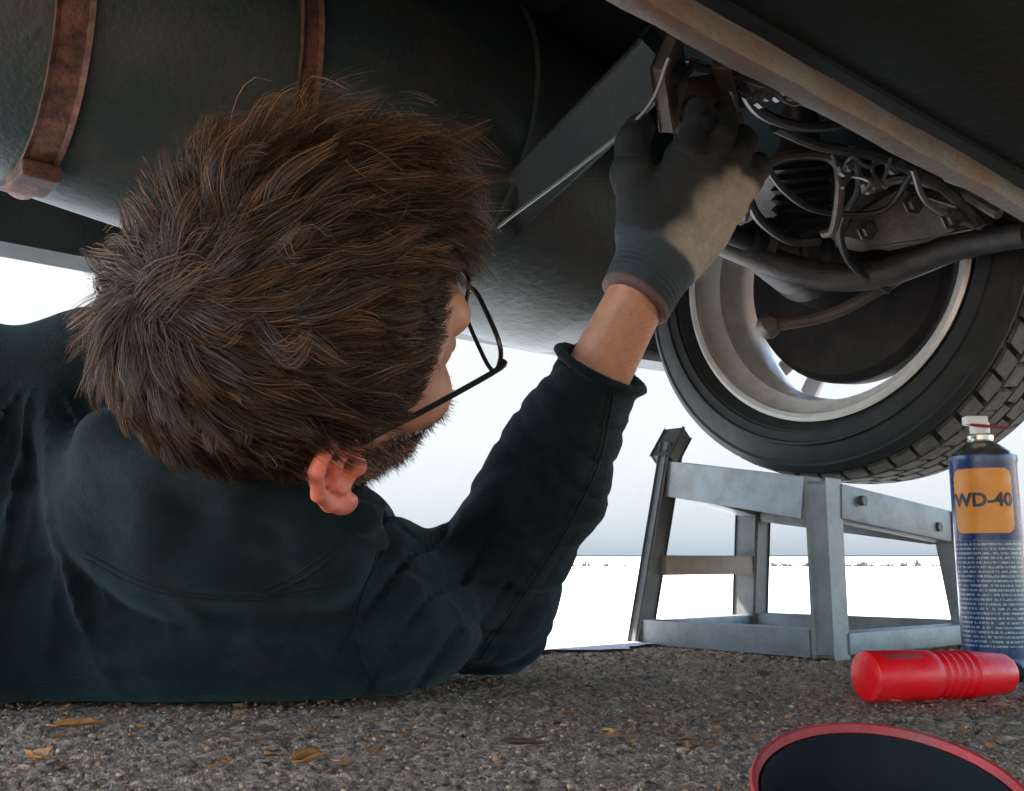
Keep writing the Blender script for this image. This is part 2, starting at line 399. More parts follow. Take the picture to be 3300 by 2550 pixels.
# ------------------------------------------------------------------ the van (seen from below)
TH = math.atan2(.65, .76); L0, F0 = .55, -.4
van = thing('truck', tuple(lf(L0, F0, 0)), 'dark truck seen from underneath with its fuel tank and rear wheel above the mechanic', 'truck', rotz=TH)
def V(l, f, z): return np.array([l - L0, f - F0, z])
def Vp(u, v, Y):
    q = to_lf(P(u, v, Y)); return V(*q)
HUB = P(1512, 697, 1.37); hl, hf, hz = to_lf(HUB)
TR, RR = .302, .219                                  # tyre radius, rim lip radius
def slab(name, l0, l1, f0, f1, z0, z1, m, bevel=.004):
    return MB().box(V((l0 + l1) / 2, (f0 + f1) / 2, (z0 + z1) / 2), (l1 - l0, f1 - f0, z1 - z0), None, bevel).build(name, m, van)
def floor_pan():
    # ribbed floor: low section over the camera, kick-up behind the crossmember
    mb = MB()
    mb.box(V(.55, -.20, .505), (1.9, 1.21, .03))
    for k in range(4): mb.box(V(.55, -.62 + .28 * k, .488), (1.7, .05, .010), None, .004)
    mb.box(V(.55, .405, .60), (1.9, .02, .23))
    mb.box(V(.55, .80, .70), (1.9, .81, .02))
    for k in range(4): mb.box(V(-.15 + .4 * k, .80, .688), (.06, .74, .014), None, .004)
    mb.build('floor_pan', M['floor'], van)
floor_pan()
def body_shell():
    def loft(name, prof):
        mb = MB(); n = len(prof); pts = []
        for sd, ins in ((-.42, 1), (1.52, -1)):
            for f, z in prof: pts.append(V(sd + ins * max(0, z - 1.1) * .12, f, z))
        fs = [list(range(n)), list(range(2 * n - 1, n - 1, -1))] + [[i, (i + 1) % n, n + (i + 1) % n, n + i] for i in range(n)]
        mb.poly(pts, fs); return mb.build(name, M['paint'], van)
    loft('load_bed', [(-.82, .53), (-.82, 1.05), (1.262, 1.05), (1.262, .668), (1.21, .668), (1.2, .715), (.42, .715), (.42, .53)])
    loft('cab', [(-1.75, .5), (-1.75, 1.75), (-2.5, 1.85), (-2.9, 1.8), (-3.5, 1.2), (-3.7, 1.05), (-3.75, .5)])  # unseen; gap to the bed shaped to let skylight reach the ground
    for l in (.12, .98): slab('chassis_rail', l - .035, l + .035, -3.6, -.5, .42, .52, M['floor'])
body_shell()
# crossmember: C-section with lips and bolts
def Pz(u, v, z):
    d = P(u, v, 1.0); return P(u, v, (z - EYE) / (d[2] - EYE))
a, b = Pz(1240, 360, .432), Pz(1784, 646, .432)
ca, cb = to_lf(a), to_lf(b); dl = (cb - ca) / np.linalg.norm(cb - ca)
mb = MB()
q0, q1 = ca - dl * .45, cb + dl * .35
mb.bar(V(*q0) + [0, -.009, .010], V(*q1) + [0, -.009, .010], .018, .020, bevel=.005)
mb.bar(V(*q0) + [0, .004, .028], V(*q1) + [0, .004, .028], .008, .02, bevel=.001)
lg = [e for e in mb.bm.edges if e.calc_length() > .3]
bmesh.ops.subdivide_edges(mb.bm, edges=lg, cuts=90)
for v_ in mb.bm.verts:
    q_ = np.array(v_.co)[None]; v_.co += Vector((0, .0012 * float(wob(q_, 45, 41)[0]), .0014 * float(wob(q_, 40, 42)[0]) + .0006 * float(wob(q_, 160, 43)[0])))
crossm = mb.build('crossmember', M['beam'], van, True)
# rear bumper
mb = MB(); pr = [(1.19, .455), (1.235, .45), (1.27, .47), (1.285, .56), (1.27, .64), (1.19, .66), (1.185, .56)]
n = len(pr); pts = [V(s, f - .05 * (abs(s - .55) / .95) ** 4, z) for s in np.linspace(-.42, 1.52, 15) for f, z in pr]
mb.poly(pts, [[i * n + k, i * n + (k + 1) % n, (i + 1) * n + (k + 1) % n, (i + 1) * n + k] for i in range(14) for k in range(n)] + [list(range(n))[::-1], [14 * n + k for k in range(n)]])
mb.build('rear_bumper', M['bumper'], van, True)
# fuel tank: lying barrel with domed ends, weld seam and two straps
TC = (.885, .545); TRAD = .178
def tank_r(l): return TRAD + .012 * (1 - ((l - .4) / .5) ** 2)
prof = []
tl0, tl1 = -.02, .86
for t in np.linspace(0, 1, 7): prof.append((tl0 - .05 + .05 * math.sin(t * math.pi / 2), (TRAD - .02) * (1 - (1 - t) ** 2) ** .5))
for l in np.linspace(tl0 + .01, tl1 - .01, 22): prof.append((l, tank_r(l)))
for t in np.linspace(0, 1, 7): prof.append((tl1 + .05 * (1 - math.cos(t * math.pi / 2)), (TRAD - .01) * math.cos(t * math.pi / 2)))
TT = .115
def tz(l): return TC[1] + TT * (.78 - l)
TAX = np.array([1, 0, -TT])
tank = MB().lathe([(x - L0, r) for x, r in prof], V(L0, TC[0], tz(L0)), TAX, 72).build('fuel_tank', M['tank'], van, True, R(50))
MB().lathe([(-.004, TRAD + .006), (-.003, TRAD + .0155), (.003, TRAD + .0155), (.004, TRAD + .006)], V(.63, TC[0], tz(.63)), TAX, 72, True).build('seam', M['tank'], tank, True)
def strap(l, wd):
    mb = MB(); m = 40; off = [(-wd / 2, .0005), (-wd / 2, .007), (-wd / 2 + .004, .0045), (wd / 2 - .004, .0045), (wd / 2, .007), (wd / 2, .0005)]
    pts = []
    for i in range(m + 1):
        a = R(150) + R(250) * i / m
        rr = tank_r(l)
        for x, h in off: pts.append(V(l + x - .17 * (tz(l) + rr * math.sin(a) - .46), TC[0] + (rr + h) * math.cos(a), tz(l + x) + (rr + h) * math.sin(a)))
    k = len(off)
    mb.poly(pts, [[i * k + j, i * k + (j + 1) % k, (i + 1) * k + (j + 1) % k, (i + 1) * k + j] for i in range(m) for j in range(k)])
    s = mb.build('strap', M['strap'], tank)
    a = R(262); c = V(l - .17 * (tz(l) + tank_r(l) * math.sin(a) - .46), TC[0] + (tank_r(l) + .011) * math.cos(a), tz(l) + (tank_r(l) + .011) * math.sin(a))
    MB().box(c, (wd * 1.15, .05, .014), None, .003).build('buckle', M['strap'], tank)
strap(.207, .027); strap(.392, .019)
# stay running from the tank up to the crossmember, with the thin cable beside it
mb = MB(); a, b = Vp(1080, 660, 1.02), Vp(1318, 425, .80)
mb.bar(a, b, .05, .022, up=(0, -1, .4), bevel=.003); mb.build('support_stay', M['bumper'], van)
mb = MB(); mb.tube(spline([Vp(1060, 690, .99), Vp(1100, 650, .965), Vp(1200, 575, .87), Vp(1290, 500, .80), Vp(1322, 430, .77)]), .0019, 6).build('brake_pipe', M['wire'], van, True)
mb = MB(); mb.bar(Vp(1318, 420, .79), Vp(1330, 500, .85), .05, .012, up=(0, -1, 0)); mb.bar(Vp(1330, 500, .85), Vp(1405, 488, .88), .05, .012, up=(0, -1, 0)); mb.bar(Vp(1405, 488, .88), Vp(1392, 430, .82), .02, .012, up=(0, -1, 0))
mb.build('hanger_bracket', M['arm'], van)

def make_wheel(mirror=False):
    H = V(hl, hf, hz); ax = np.array([1.0, 0, 0])
    # rim barrel: inner lip, drop centre, spoked face on the far side
    prof = [(.000, RR - .004), (-.004, RR + .002), (-.001, RR + .007), (.004, RR + .006), (.008, RR - .004), (.022, RR - .010), (.034, RR - .026), (.08, RR - .033), (.12, RR - .024), (.165, RR - .012), (.172, RR), (.168, RR + .004),
            (.160, RR + .001), (.115, RR - .014), (.08, RR - .024), (.036, RR - .018), (.012, RR + .001)]
    wh = MB().lathe(prof, H, ax, 96, True)
    for k in range(5):
        a = 2 * math.pi * k / 5 + .5
        for s in (-.16, .16):
            d0 = np.array([0, math.cos(a + s * .2), math.sin(a + s * .2)]); d1 = np.array([0, math.cos(a + s), math.sin(a + s)])
            wh.bar(H + ax * .15 + d0 * .045, H + ax * .158 + d1 * (RR - .02), .028, .016, up=(1, 0, 0), bevel=.004)
    wh.lathe([(.135, 0), (.135, .06), (.165, .055), (.165, 0)], H, ax, 32)
    wheel = wh.build('wheel', M['alloy'], van, True)
    # tyre carcass with moulded rings on the sidewall
    T = TR; side = [(.010, RR + .001), (.002, RR + .010), (-.012, RR + .020), (-.013, RR + .0235), (-.018, RR + .024), (-.020, RR + .036), (-.0235, RR + .0375), (-.0235, RR + .041), (-.0195, RR + .043), (-.017, T - .022), (-.014, T - .017), (-.0155, T - .013), (-.008, T - .004), (.003, T - .006)]
    prof2 = side + [(.05, T - .004), (.09, T - .003), (.13, T - .004)] + [(.17 - x + .008, r) for x, r in side[::-1]]
    ty = MB().lathe(prof2, H, ax, 120, True)
    tyre = ty.build('tyre', M['rubber'], wheel, True, R(28))
    tb = MB(); nb = 54
    rows = [(.006, .030, .30), (.042, .030, -.2), (.078, .022, .0), (.106, .030, .2), (.142, .030, -.30)]
    for r_i, (x0, wd, sk) in enumerate(rows):
        for k in range(nb):
            a0 = 2 * math.pi * (k + .5 * (r_i % 2)) / nb + random.uniform(-.006, .006); da = 2 * math.pi / nb * .80
            pts = []
            for r in (T - .008, T + .0045):
                for (xx, aa) in ((x0, a0), (x0 + wd, a0 + sk * da), (x0 + wd, a0 + da + sk * da), (x0, a0 + da)):
                    drop = .006 * ((xx - .09) / .09) ** 4
                    g = .0 if r < T else .0015
                    pts.append(H + ax * (xx) + (r - drop) * np.array([0, math.cos(aa), math.sin(aa)]))
            tb.poly(pts, [(0, 3, 2, 1), (4, 5, 6, 7), (0, 1, 5, 4), (1, 2, 6, 5), (2, 3, 7, 6), (3, 0, 4, 7)])
    t = tb.build('tread', M['tread'], wheel); t['kind'] = 'stuff'
    # backing plate and drum
    MB().lathe([(.060, 0), (.060, .05), (.068, .06), (.068, .152), (.076, .160), (.084, .163), (.12, .160), (.13, .12), (.13, 0)], H, ax, 64).build('brake_drum', M['drum'], wheel, True)
    return wheel
wheel = make_wheel()
# suspension seen through the wheel
MB().tube(spline([Vp(1452, 780, 1.31), Vp(1530, 765, 1.29), Vp(1600, 730, 1.26), Vp(1668, 692, 1.22), Vp(1790, 674, 1.15)], 4), .0085, 10).lathe([(-.016, 0), (-.014, .010), (-.004, .0165), (.006, .0165), (.014, .010), (.03, .009), (.03, 0)], Vp(1452, 780, 1.31), (.76, .65, 0), 16).build('tie_rod', M['arm'], van, True)
def plate(name, pts, th, m):
    n = len(pts); nv = np.array([-.5, -.8, -.2]); nv /= np.linalg.norm(nv)
    mb = MB().poly([p for p in pts] + [p - nv * th for p in pts], [list(range(n)), list(range(2 * n - 1, n - 1, -1))] + [[i, (i + 1) % n, n + (i + 1) % n, n + i] for i in range(n)])
    bmesh.ops.bevel(mb.bm, geom=mb.bm.edges[:], offset=.011, segments=3, affect='EDGES')
    return mb.build(name, m, van, True, R(50))
arm_o = plate('suspension_arm', [Vp(1535, 672, 1.20), Vp(1565, 622, 1.17), Vp(1625, 590, 1.13), Vp(1725, 618, 1.05), Vp(1752, 640, 1.03), Vp(1690, 664, 1.10), Vp(1600, 684, 1.17)], .036, M['arm'])
MB().tube(spline([Vp(1540, 668, 1.185), Vp(1570, 615, 1.15), Vp(1625, 588, 1.115), Vp(1700, 606, 1.05), Vp(1752, 634, 1.01)], 5), [.006] * 21, 8).build('rib', M['arm'], arm_o, True)
for u, v, Y in ((1580, 655, 1.14), (1640, 620, 1.09), (1690, 640, 1.06)):
    MB().lathe([(0, .013), (.003, .013), (.003, .009), (.010, .009), (.011, .007), (.011, 0)], Vp(u, v, Y), (-.5, -.8, -.2), 6).build('bolt', M['dark'], arm_o)
MB().tube(spline([Vp(1372, 660, 1.30), Vp(1490, 708, 1.27), Vp(1590, 714, 1.22), Vp(1700, 676, 1.14), Vp(1790, 660, 1.07)], 5), [.021 - .0003 * k for k in range(21)], 12).build('lateral_link', M['dark'], van, True)
for pts, r, m in (([(1420, 600, 1.10), (1440, 640, 1.16), (1480, 668, 1.20), (1520, 668, 1.20)], .006, 'cable'), ([(1560, 540, 1.00), (1570, 600, 1.08), (1545, 650, 1.14), (1560, 700, 1.20), (1610, 735, 1.22)], .0045, 'cable'),
                  ([(1460, 520, .95), (1520, 545, 1.0), (1600, 560, 1.02), (1680, 600, 1.04), (1730, 650, 1.06)], .006, 'dark'), ([(1430, 540, .98), (1470, 600, 1.06), (1520, 630, 1.1), (1600, 630, 1.1), (1640, 580, 1.05)], .004, 'cable'),
                  ([(1405, 445, .85), (1440, 500, .90), (1500, 520, .95), (1560, 515, .97)], .0055, 'cable'), ([(1350, 440, .82), (1420, 455, .85), (1480, 480, .88), (1540, 505, .9)], .004, 'dark'), ([(1640, 575, 1.02), (1660, 620, 1.05), (1720, 650, 1.06)], .0035, 'wire')):
    MB().tube(spline([Vp(*q) for q in pts], 6), r, 8).build('hose', M[m], van, True)
slab('side_panel', 1.485, 1.512, -.95, 1.24, .50, .70, M['floor'])
# shock absorber with dust boot, drive shaft with bellows
c0, c1 = Vp(1500, 705, 1.31), Vp(1492, 520, 1.24); ca_ = (c1 - c0) / np.linalg.norm(c1 - c0)
pr = [(0, 0), (0, .02), (.05, .02), (.052, .032)]
for k in range(8): pr += [(.056 + .013 * k, .041), (.0625 + .013 * k, .034)]
pr += [(.165, .026), (.26, .024), (.26, 0)]
MB().lathe(pr, c0, ca_, 28).build('shock_absorber', M['cable'], van, True)
H0 = V(hl, hf, hz); pr = [(-.62, 0), (-.62, .014), (-.16, .014), (-.158, .022), (-.14, .024)]
for k in range(6): pr += [(-.135 + .018 * k, .034 + .004 * k), (-.126 + .018 * k, .027 + .004 * k)]
pr += [(-.02, .060), (.04, .062), (.04, 0)]
MB().lathe(pr, H0, (1, 0, 0), 32).build('drive_shaft', M['cable'], van, True)
# rubber brake hose loop and small fittings
mb = MB(); mb.tube(spline([Vp(1420, 640, 1.12), Vp(1432, 590, 1.06), Vp(1470, 560, 1.04), Vp(1530, 560, 1.04), Vp(1545, 590, 1.05), Vp(1538, 650, 1.10), Vp(1524, 660, 1.12)]), .0055, 8).build('brake_hose', M['arm'], van, True)
for pts in ([(1535, 556), (1545, 580), (1560, 560), (1580, 572), (1600, 566), (1620, 575)], [(1548, 600), (1560, 585), (1585, 592), (1575, 605), (1600, 590), (1612, 560)], [(1590, 560), (1588, 580), (1605, 600)],
            [(1392, 440), (1420, 480), (1452, 472), (1480, 490), (1500, 486)], [(1330, 430), (1372, 440), (1400, 470), (1412, 500)]):
    Y = 1.02 if pts[0][0] > 1500 else .86
    MB().tube(spline([Vp(u, v, Y + .01 * math.sin(i * 2.1)) for i, (u, v) in enumerate(pts)], 6), .0022, 6).build('wire', M['wire'], van, True)
for u, v, Y in ((1548, 575, 1.03), (1580, 598, 1.03), (1612, 572, 1.03), (1440, 484, .86), (1462, 476, .86)):
    MB().lathe([(0, 0), (0, .009), (.006, .009), (.006, .005), (.014, .005), (.014, 0)], Vp(u, v, Y), (-.3, -1, -.2), 8).build('fitting', M['wire'], van)
# wheel arch liner: half barrel above the wheel
mb = MB(); m = 24; pts = []
for i in range(m + 1):
    a = R(-8) + R(196) * i / m
    for x in (-.10, .29):
        for r in (TR + .07, TR + .085): pts.append(V(hl + x, hf + r * math.cos(a), min(hz + r * math.sin(a), .70)))
fs = []
for i in range(m):
    b0, b1 = 4 * i, 4 * i + 4
    fs += [(b0, b0 + 2, b1 + 2, b1), (b0 + 1, b1 + 1, b1 + 3, b0 + 3), (b0, b1, b1 + 1, b0 + 1), (b0 + 2, b0 + 3, b1 + 3, b1 + 2)]
mb.poly(pts, fs).build('wheel_arch_liner', M['floor'], van, True)

# ------------------------------------------------------------------ the steel stand the wheel rests on
A0, B0, C0 = P(1534, 1212, 1.12), P(1284, 1190, 1.34), P(1718, 1192, 1.30)
A0[2] = B0[2] = C0[2] = 0.0; D0 = B0 + C0 - A0; D0[0] -= .05
up = np.array([0, 0, 1.0])
hA, hB, hC = .190, .232, .165; hD = hB + hC - hA
A1, B1, C1, D1 = A0 + up * hA, B0 + up * hB + [.044, 0, 0], C0 + up * hC + [-.022, .0, 0], D0 + up * hD + [.012, -.01, 0]
stand = thing('wheel_stand', tuple(A0), 'grey welded steel wheel stand with open sides under the raised tyre', 'stand')
def S(p): return np.array(p) - A0
def tube_part(name, a, b, wd, ht, m, upv=(0, 0, 1)): MB().bar(S(a), S(b), wd, ht, up=upv, bevel=.003).build(name, m, stand, True)
fl = (D0 - B0) / np.linalg.norm(D0 - B0)
def low(a, b, z):
    return a + (b - a) * (z / (b[2] - a[2]))
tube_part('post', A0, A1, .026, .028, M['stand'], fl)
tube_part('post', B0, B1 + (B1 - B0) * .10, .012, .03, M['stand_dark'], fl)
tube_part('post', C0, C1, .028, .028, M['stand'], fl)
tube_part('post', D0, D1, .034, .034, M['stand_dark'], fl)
for (a, a1), (b, b1), m in (((A0, A1), (B0, B1), 'stand'), ((A0, A1), (C0, C1), 'stand'), ((B0, B1), (D0, D1), 'stand'), ((C0, C1), (D0, D1), 'stand')):
    d = (b1 - a1) / np.linalg.norm(b1 - a1)
    tube_part('top_rail', a1 + d * .015 - up * .02, b1 - d * .015 - up * .02, .028, .040, M[m])
    a2, b2 = low(a, a1, .014), low(b, b1, .014); d = (b2 - a2) / np.linalg.norm(b2 - a2)
    tube_part('bottom_rail', a2 + d * .015, b2 - d * .015, .028, .024, M[m])
    for q in (a1 + d * .05, b1 - d * .05):
        MB().lathe([(0, .0065), (.005, .0065), (.0055, .005), (.0055, 0)], S(q - up * .02) + unit(np.array([d[1], -d[0], 0])) * .0145, (d[1], -d[0], 0), 6).build('bolt', M['stand_dark'], stand)
a2, b2 = low(B0, B1, .098), low(D0, D1, .098); d = (b2 - a2) / np.linalg.norm(b2 - a2)
tube_part('crossbar', a2 + d * .01, b2 - d * .015, .03, .026, M['wood'])
tube_part('wheel_stop', B1 + up * .005 - fl * .01, B1 + up * .04 + fl * .02, .03, .02, M['stand_dark'], fl)
mb = MB()
ctr = (A1 + B1 + C1 + D1) / 4
mb.poly([S(ctr + (p - ctr) * .86 + up * (-.004 + dz)) for dz in (0, -.006) for p in (A1, C1, D1, B1)], [(0, 1, 2, 3), (7, 6, 5, 4), (0, 4, 5, 1), (1, 5, 6, 2), (2, 6, 7, 3), (3, 7, 4, 0)])
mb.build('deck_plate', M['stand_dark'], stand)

# ------------------------------------------------------------------ spray can
cc = P(1750, 1210, 1.0); cc[2] = 0
can = thing('spray_can', tuple(cc), 'blue and yellow lubricant spray can standing beside the steel stand', 'spray can')
cr = .0310
MB().lathe([(0, 0), (.002, cr - .004), (.0, cr - .001), (.004, cr + .0012), (.007, cr + .0006), (.009, cr), (.012, cr)], (0, 0, 0), (0, 0, 1), 48).build('base_rim', M['can_blue'], can, True)
MB().lathe([(.012, cr - .0002), (.018, cr), (.196, cr), (.201, cr + .0012), (.205, cr + .0008), (.206, cr - .002)], (0, 0, 0), (0, 0, 1), 64).build('body', M['can_blue'], can, True)
MB().lathe([(.2055, cr - .001), (.209, cr - .003), (.215, cr - .012), (.221, cr - .02), (.222, .012), (.226, .0125), (.228, .010), (.224, .008), (.224, 0)], (0, 0, 0), (0, 0, 1), 48).build('dome', M['can_silver'], can, True)
noz = MB().lathe([(.2245, .0085), (.232, .0095), (.238, .0095), (.240, .008), (.240, 0)], (0, 0, 0), (0, 0, 1), 24); noz.box((-.006, -.004, .241), (.022, .012, .009), None, .002)
noz.build('nozzle', M['can_white'], can, True)
MB().tube([(-.014, -.012, .236), (.02, -.018, .232)], .0015, 8).build('straw', M['rim_red'], can, True)
FA = math.atan2(-cc[1], -cc[0])                     # side that faces the mechanic's corner of the stand
def wrap(name, a0, a1, z0, z1, r, m, rc=.0):
    mb = MB(); n = 40; pts = []
    for k in range(n + 1):
        a = a0 + (a1 - a0) * k / n; e = min(a - a0, a1 - a) * r; c = rc - math.sqrt(max(0, rc * rc - max(0, rc - e) ** 2)) if rc else 0
        for z in (z0 + c, z1 - c): pts.append((r * math.cos(FA + a), r * math.sin(FA + a), z))
    mb.poly(pts, [(2 * k, 2 * k + 2, 2 * k + 3, 2 * k + 1) for k in range(n)])
    return mb.build(name, m, can, True)
wrap('yellow_label', -1.02, .88, .129, .1915, cr + .0004, M['can_yellow'], .009)
wrap('print_panel', -1.2, 1.15, .022, .122, cr + .0004, M['can_print'])
def can_text(txt, z, size, a_c, m):
    cu = bpy.data.curves.new('text', 'FONT'); cu.body = txt; cu.size = size; cu.align_x = 'CENTER'; cu.extrude = .00001; cu.offset = .0006; cu.resolution_u = 3
    ob = bpy.data.objects.new('text', cu); C.objects.link(ob); bpy.context.view_layer.update()
    me = bpy.data.meshes.new_from_object(ob.evaluated_get(bpy.context.evaluated_depsgraph_get())); bpy.data.objects.remove(ob)
    bm = bmesh.new(); bm.from_mesh(me); bmesh.ops.triangulate(bm, faces=bm.faces[:])
    for _ in range(2): bmesh.ops.subdivide_edges(bm, edges=[e for e in bm.edges if e.calc_length() > .004], cuts=1)
    for v in bm.verts:
        a = FA + a_c + v.co.x / cr; r = cr + .0008 + v.co.z
        v.co = Vector((r * math.cos(a), r * math.sin(a), z + v.co.y))
    bm.to_mesh(me); bm.free(); me.materials.clear()
    return link('lettering', me, m, can)
can_text('WD-40', .155, .0182, -.08, M['can_ink'])

# ------------------------------------------------------------------ red tool handle and red-rimmed bowl
ra, rb = P(1578, 1240, .76), P(1764, 1252, .80)
ra[2] = .0185; rb[2] = .0165
dirr = (rb - ra) / np.linalg.norm(rb - ra); LEN = np.linalg.norm(rb - ra)
rt = thing('tool_handle', (ra[0], ra[1], 0), 'bright red plastic tool handle lying on the gravel in front of the spray can', 'tool')
o_ = np.array([0, 0, ra[2]])
pr = [(0, 0), (0, .0165), (.0008, .0178), (.003, .0185), (.05, .0185), (.056, .0182)]
for k in range(5): pr += [(.058 + .007 * k, .0168), (.0605 + .007 * k, .0164), (.0625 + .007 * k, .0178)]
pr += [(.096, .0172), (LEN - .004, .0150), (LEN, .0125), (LEN, 0)]
MB().lathe(pr, o_, dirr, 28).build('grip', M['red'], rt, True, R(40))
MB().lathe([(LEN, .006), (LEN + .002, .008), (LEN + .010, .0075), (LEN + .012, 0)], o_, dirr, 16).build('end_cap', M['bowl'], rt, True)
MB().bar(o_ + dirr * .012 + [0, -.0105, .0142], o_ + dirr * .047 + [0, -.0105, .0142], .006, .0025, up=(0, -.6, .8), bevel=.001).build('slider', M['rim_red'], rt, True)
bc = P(1614, 1396, .335); tilt = R(21)
nrm = np.array([0, -math.sin(tilt), math.cos(tilt)]); br = .0445
bowl = thing('parts_bowl', (bc[0], bc[1], 0), 'round black parts bowl with a worn red rim tilted on the gravel', 'bowl')
bo = np.array([0, 0, bc[2]])
MB().lathe([(-.0265, 0), (-.0265, .018), (-.024, .026), (-.014, .038), (-.002, .0425), (-.001, .0405), (-.012, .036), (-.0205, .026), (-.023, .017), (-.023, 0)], bo, nrm, 64).build('basin', M['bowl'], bowl, True)
MB().lathe([(-.003, .0430), (-.0015, .0440), (.0005, .0443), (.0018, .0436), (.0016, .0424), (-.001, .0415)], bo, nrm, 72, True).build('rim', M['rim_red'], bowl, True)

# ------------------------------------------------------------------ dry leaves
def leaf(u, v, size, rz, label, curl=.5, mt=None):
    p = P(u, v, 1.0); k = EYE / max(1e-3, EYE - p[2]); x, y = p[0] * k, p[1] * k
    n, m = 8, 4; pts = []; 
    for i in range(n + 1):
        t = i / n; wv = .42 * math.sin(math.pi * t ** .8) * (1 + .18 * math.sin(i * 2.6)) + .015
        for j in range(-m, m + 1):
            s = j / m
            pts.append(((t - .5) * size, s * wv * size * .5, size * (curl * .35 * (t - .5) ** 2 + .22 * curl * s * s * math.sin(math.pi * t) + .02 * math.sin(i * 1.7 + j)) + .0025))
    k2 = 2 * m + 1
    mb = MB().poly(pts, [(i * k2 + j, i * k2 + j + 1, (i + 1) * k2 + j + 1, (i + 1) * k2 + j) for i in range(n) for j in range(2 * m)])
    o = mb.build('dry_leaf', mt or M['leaf'], None, True); o.location = (x, y, 0); o.rotation_euler = (R(random.uniform(-8, 8)), R(random.uniform(-8, 8)), rz)
    md = o.modifiers.new('thick', 'SOLIDIFY'); md.thickness = .0004
    return tag(o, label, 'leaf', 'dry leaves on the gravel')
M['leaf_dark'] = mat('dark_leaf', (.14, .075, .035), .75, noise=(90, .3, .7), col2=(.08, .045, .025), bump=.0005)
leaf(548, 1306, .033, .4, 'orange brown dry leaf just below the jacket at its left end')
leaf(497, 1352, .029, 2.2, 'curled rusty dry leaf in the lower left corner of the gravel', .9)
leaf(852, 1354, .027, 1.1, 'curled amber dry leaf alone in the middle of the foreground gravel', .9)
leaf(792, 1312, .024, 2.7, 'dark brown dry leaf close under the lying jacket', .3, M['leaf_dark'])
leaf(1128, 1330, .026, .2, 'flat dark dry leaf between the elbow and the bowl', .4, M['leaf_dark'])
leaf(1448, 1238, .026, .9, 'small dark dry leaf on the gravel left of the red handle', .6, M['leaf_dark'])

def debris():
    n = 900; x = rng.uniform(-.6, .8, n); y = .3 + rng.random(n) * .75; cl = rng.integers(0, 14, n); cxy = np.stack([rng.uniform(-.45, .5, 14), rng.uniform(.42, .9, 14)], 1)
    g = rng.random(n) < .6; x = np.where(g, cxy[cl, 0] + rng.normal(0, .03, n), x); y = np.where(g, cxy[cl, 1] + rng.normal(0, .03, n), y)
    V_, F_, C_ = [], [], []
    pal = np.array([[.46, .17, .045], [.28, .11, .035], [.09, .05, .028], [.50, .23, .08]])
    for i in range(n):
        s_ = .0014 + .0045 * rng.random() ** 2; a = rng.uniform(0, 6.28); k = len(V_) * 0 + 6 * i; el = rng.uniform(.3, .8)
        for j in range(6):
            t = j * math.pi / 3 + rng.uniform(-.3, .3); px, py = s_ * math.cos(t), s_ * el * math.sin(t)
            V_.append((x[i] + px * math.cos(a) - py * math.sin(a), y[i] + px * math.sin(a) + py * math.cos(a), .0015 + rng.uniform(0, .5) * s_))
        F_ += [(k, k + 1, k + 2, k + 3), (k, k + 3, k + 4, k + 5)]; C_ += [pal[rng.integers(0, 4)] * rng.uniform(.7, 1.2)] * 6
    me = from_np('leaf_litter', np.array(V_), np.array(F_), False); vcol(me, np.array(C_))
    o = link('leaf_litter', me, mat('litter', (.9, .9, .9), .8, attr='Col', noise=(200, .3, .7), col2=(1.1, 1.1, 1.1)))
    tag(o, 'small rust brown crumbs of leaf scattered over the gravel', 'leaf litter', kind='stuff')
debris()
# far side of the yard: an added plain building, standing in for the washed-out haze
bd = thing('building', (6, 38, 0), 'long pale plain building far across the bright yard behind the truck', 'building')
wm = mat('pale_render', (.36, .335, .295), .9, noise=(.35, .3, .7), col2=(.335, .312, .275), bump=.004, bscale=3)
MB().box((0, 3, 7.2), (150, 6, 13.6)).build('wall', wm, bd)
def weeds():
    V_, F_ = [], []
    for i in range(260):
        x, y = rng.uniform(-22, 34), 37.4 - abs(rng.normal(0, .9)); h = .10 + .28 * rng.random() ** 2
        for j in range(14):
            a = rng.uniform(0, 6.28); r = .22 * rng.random(); bx, by = x + r * math.cos(a), y + r * math.sin(a); k = len(V_); hh = h * rng.uniform(.4, 1)
            V_ += [(bx - .035, by, 0), (bx + .035, by + .02, 0), (bx + rng.normal(0, .08), by + rng.normal(0, .08), hh)]; F_.append((k, k + 1, k + 2))
    o = link('weeds', from_np('weeds', np.array(V_), np.array(F_), False), mat('dry_weeds', (.34, .27, .19), .9, noise=(2, .3, .7), col2=(.24, .20, .13)))
    tag(o, 'dry brown weeds along the foot of the far pale building', 'weeds', kind='stuff')
weeds()

# ------------------------------------------------------------------ the mechanic
HS = 1.05
HR = np.array([[.827, .209, .522], [.369, -.902, -.225], [.423, .378, -.823]])   # columns: forward, up, right
u_, _, vt_ = np.linalg.svd(HR); HR = u_ @ vt_
HC = np.array([-.1347, .62, .2320])
def hd(a, b, c): return HC + HS * HR @ np.array([a, b, c])
AX = HR.T
def hell(c, r): return ell(hd(*c), np.array(r) * HS, AX)
def hcap(a, b, ra, rb=None): return cap(hd(*a), hd(*b), ra * HS, None if rb is None else rb * HS)
NECK = hd(-.05, -.155, -.005)
SR, SL = np.array([-.135, .82, .078]), np.array([-.44, .77, .185])
ELB = P(1078, 1175, .93); ELB[2] = .066
WR = P(1302, 700, .80)
PEL = np.array([-.64, 1.47, .125])
LEL, LWR = np.array([-.66, .98, .14]), np.array([-.50, 1.22, .27])

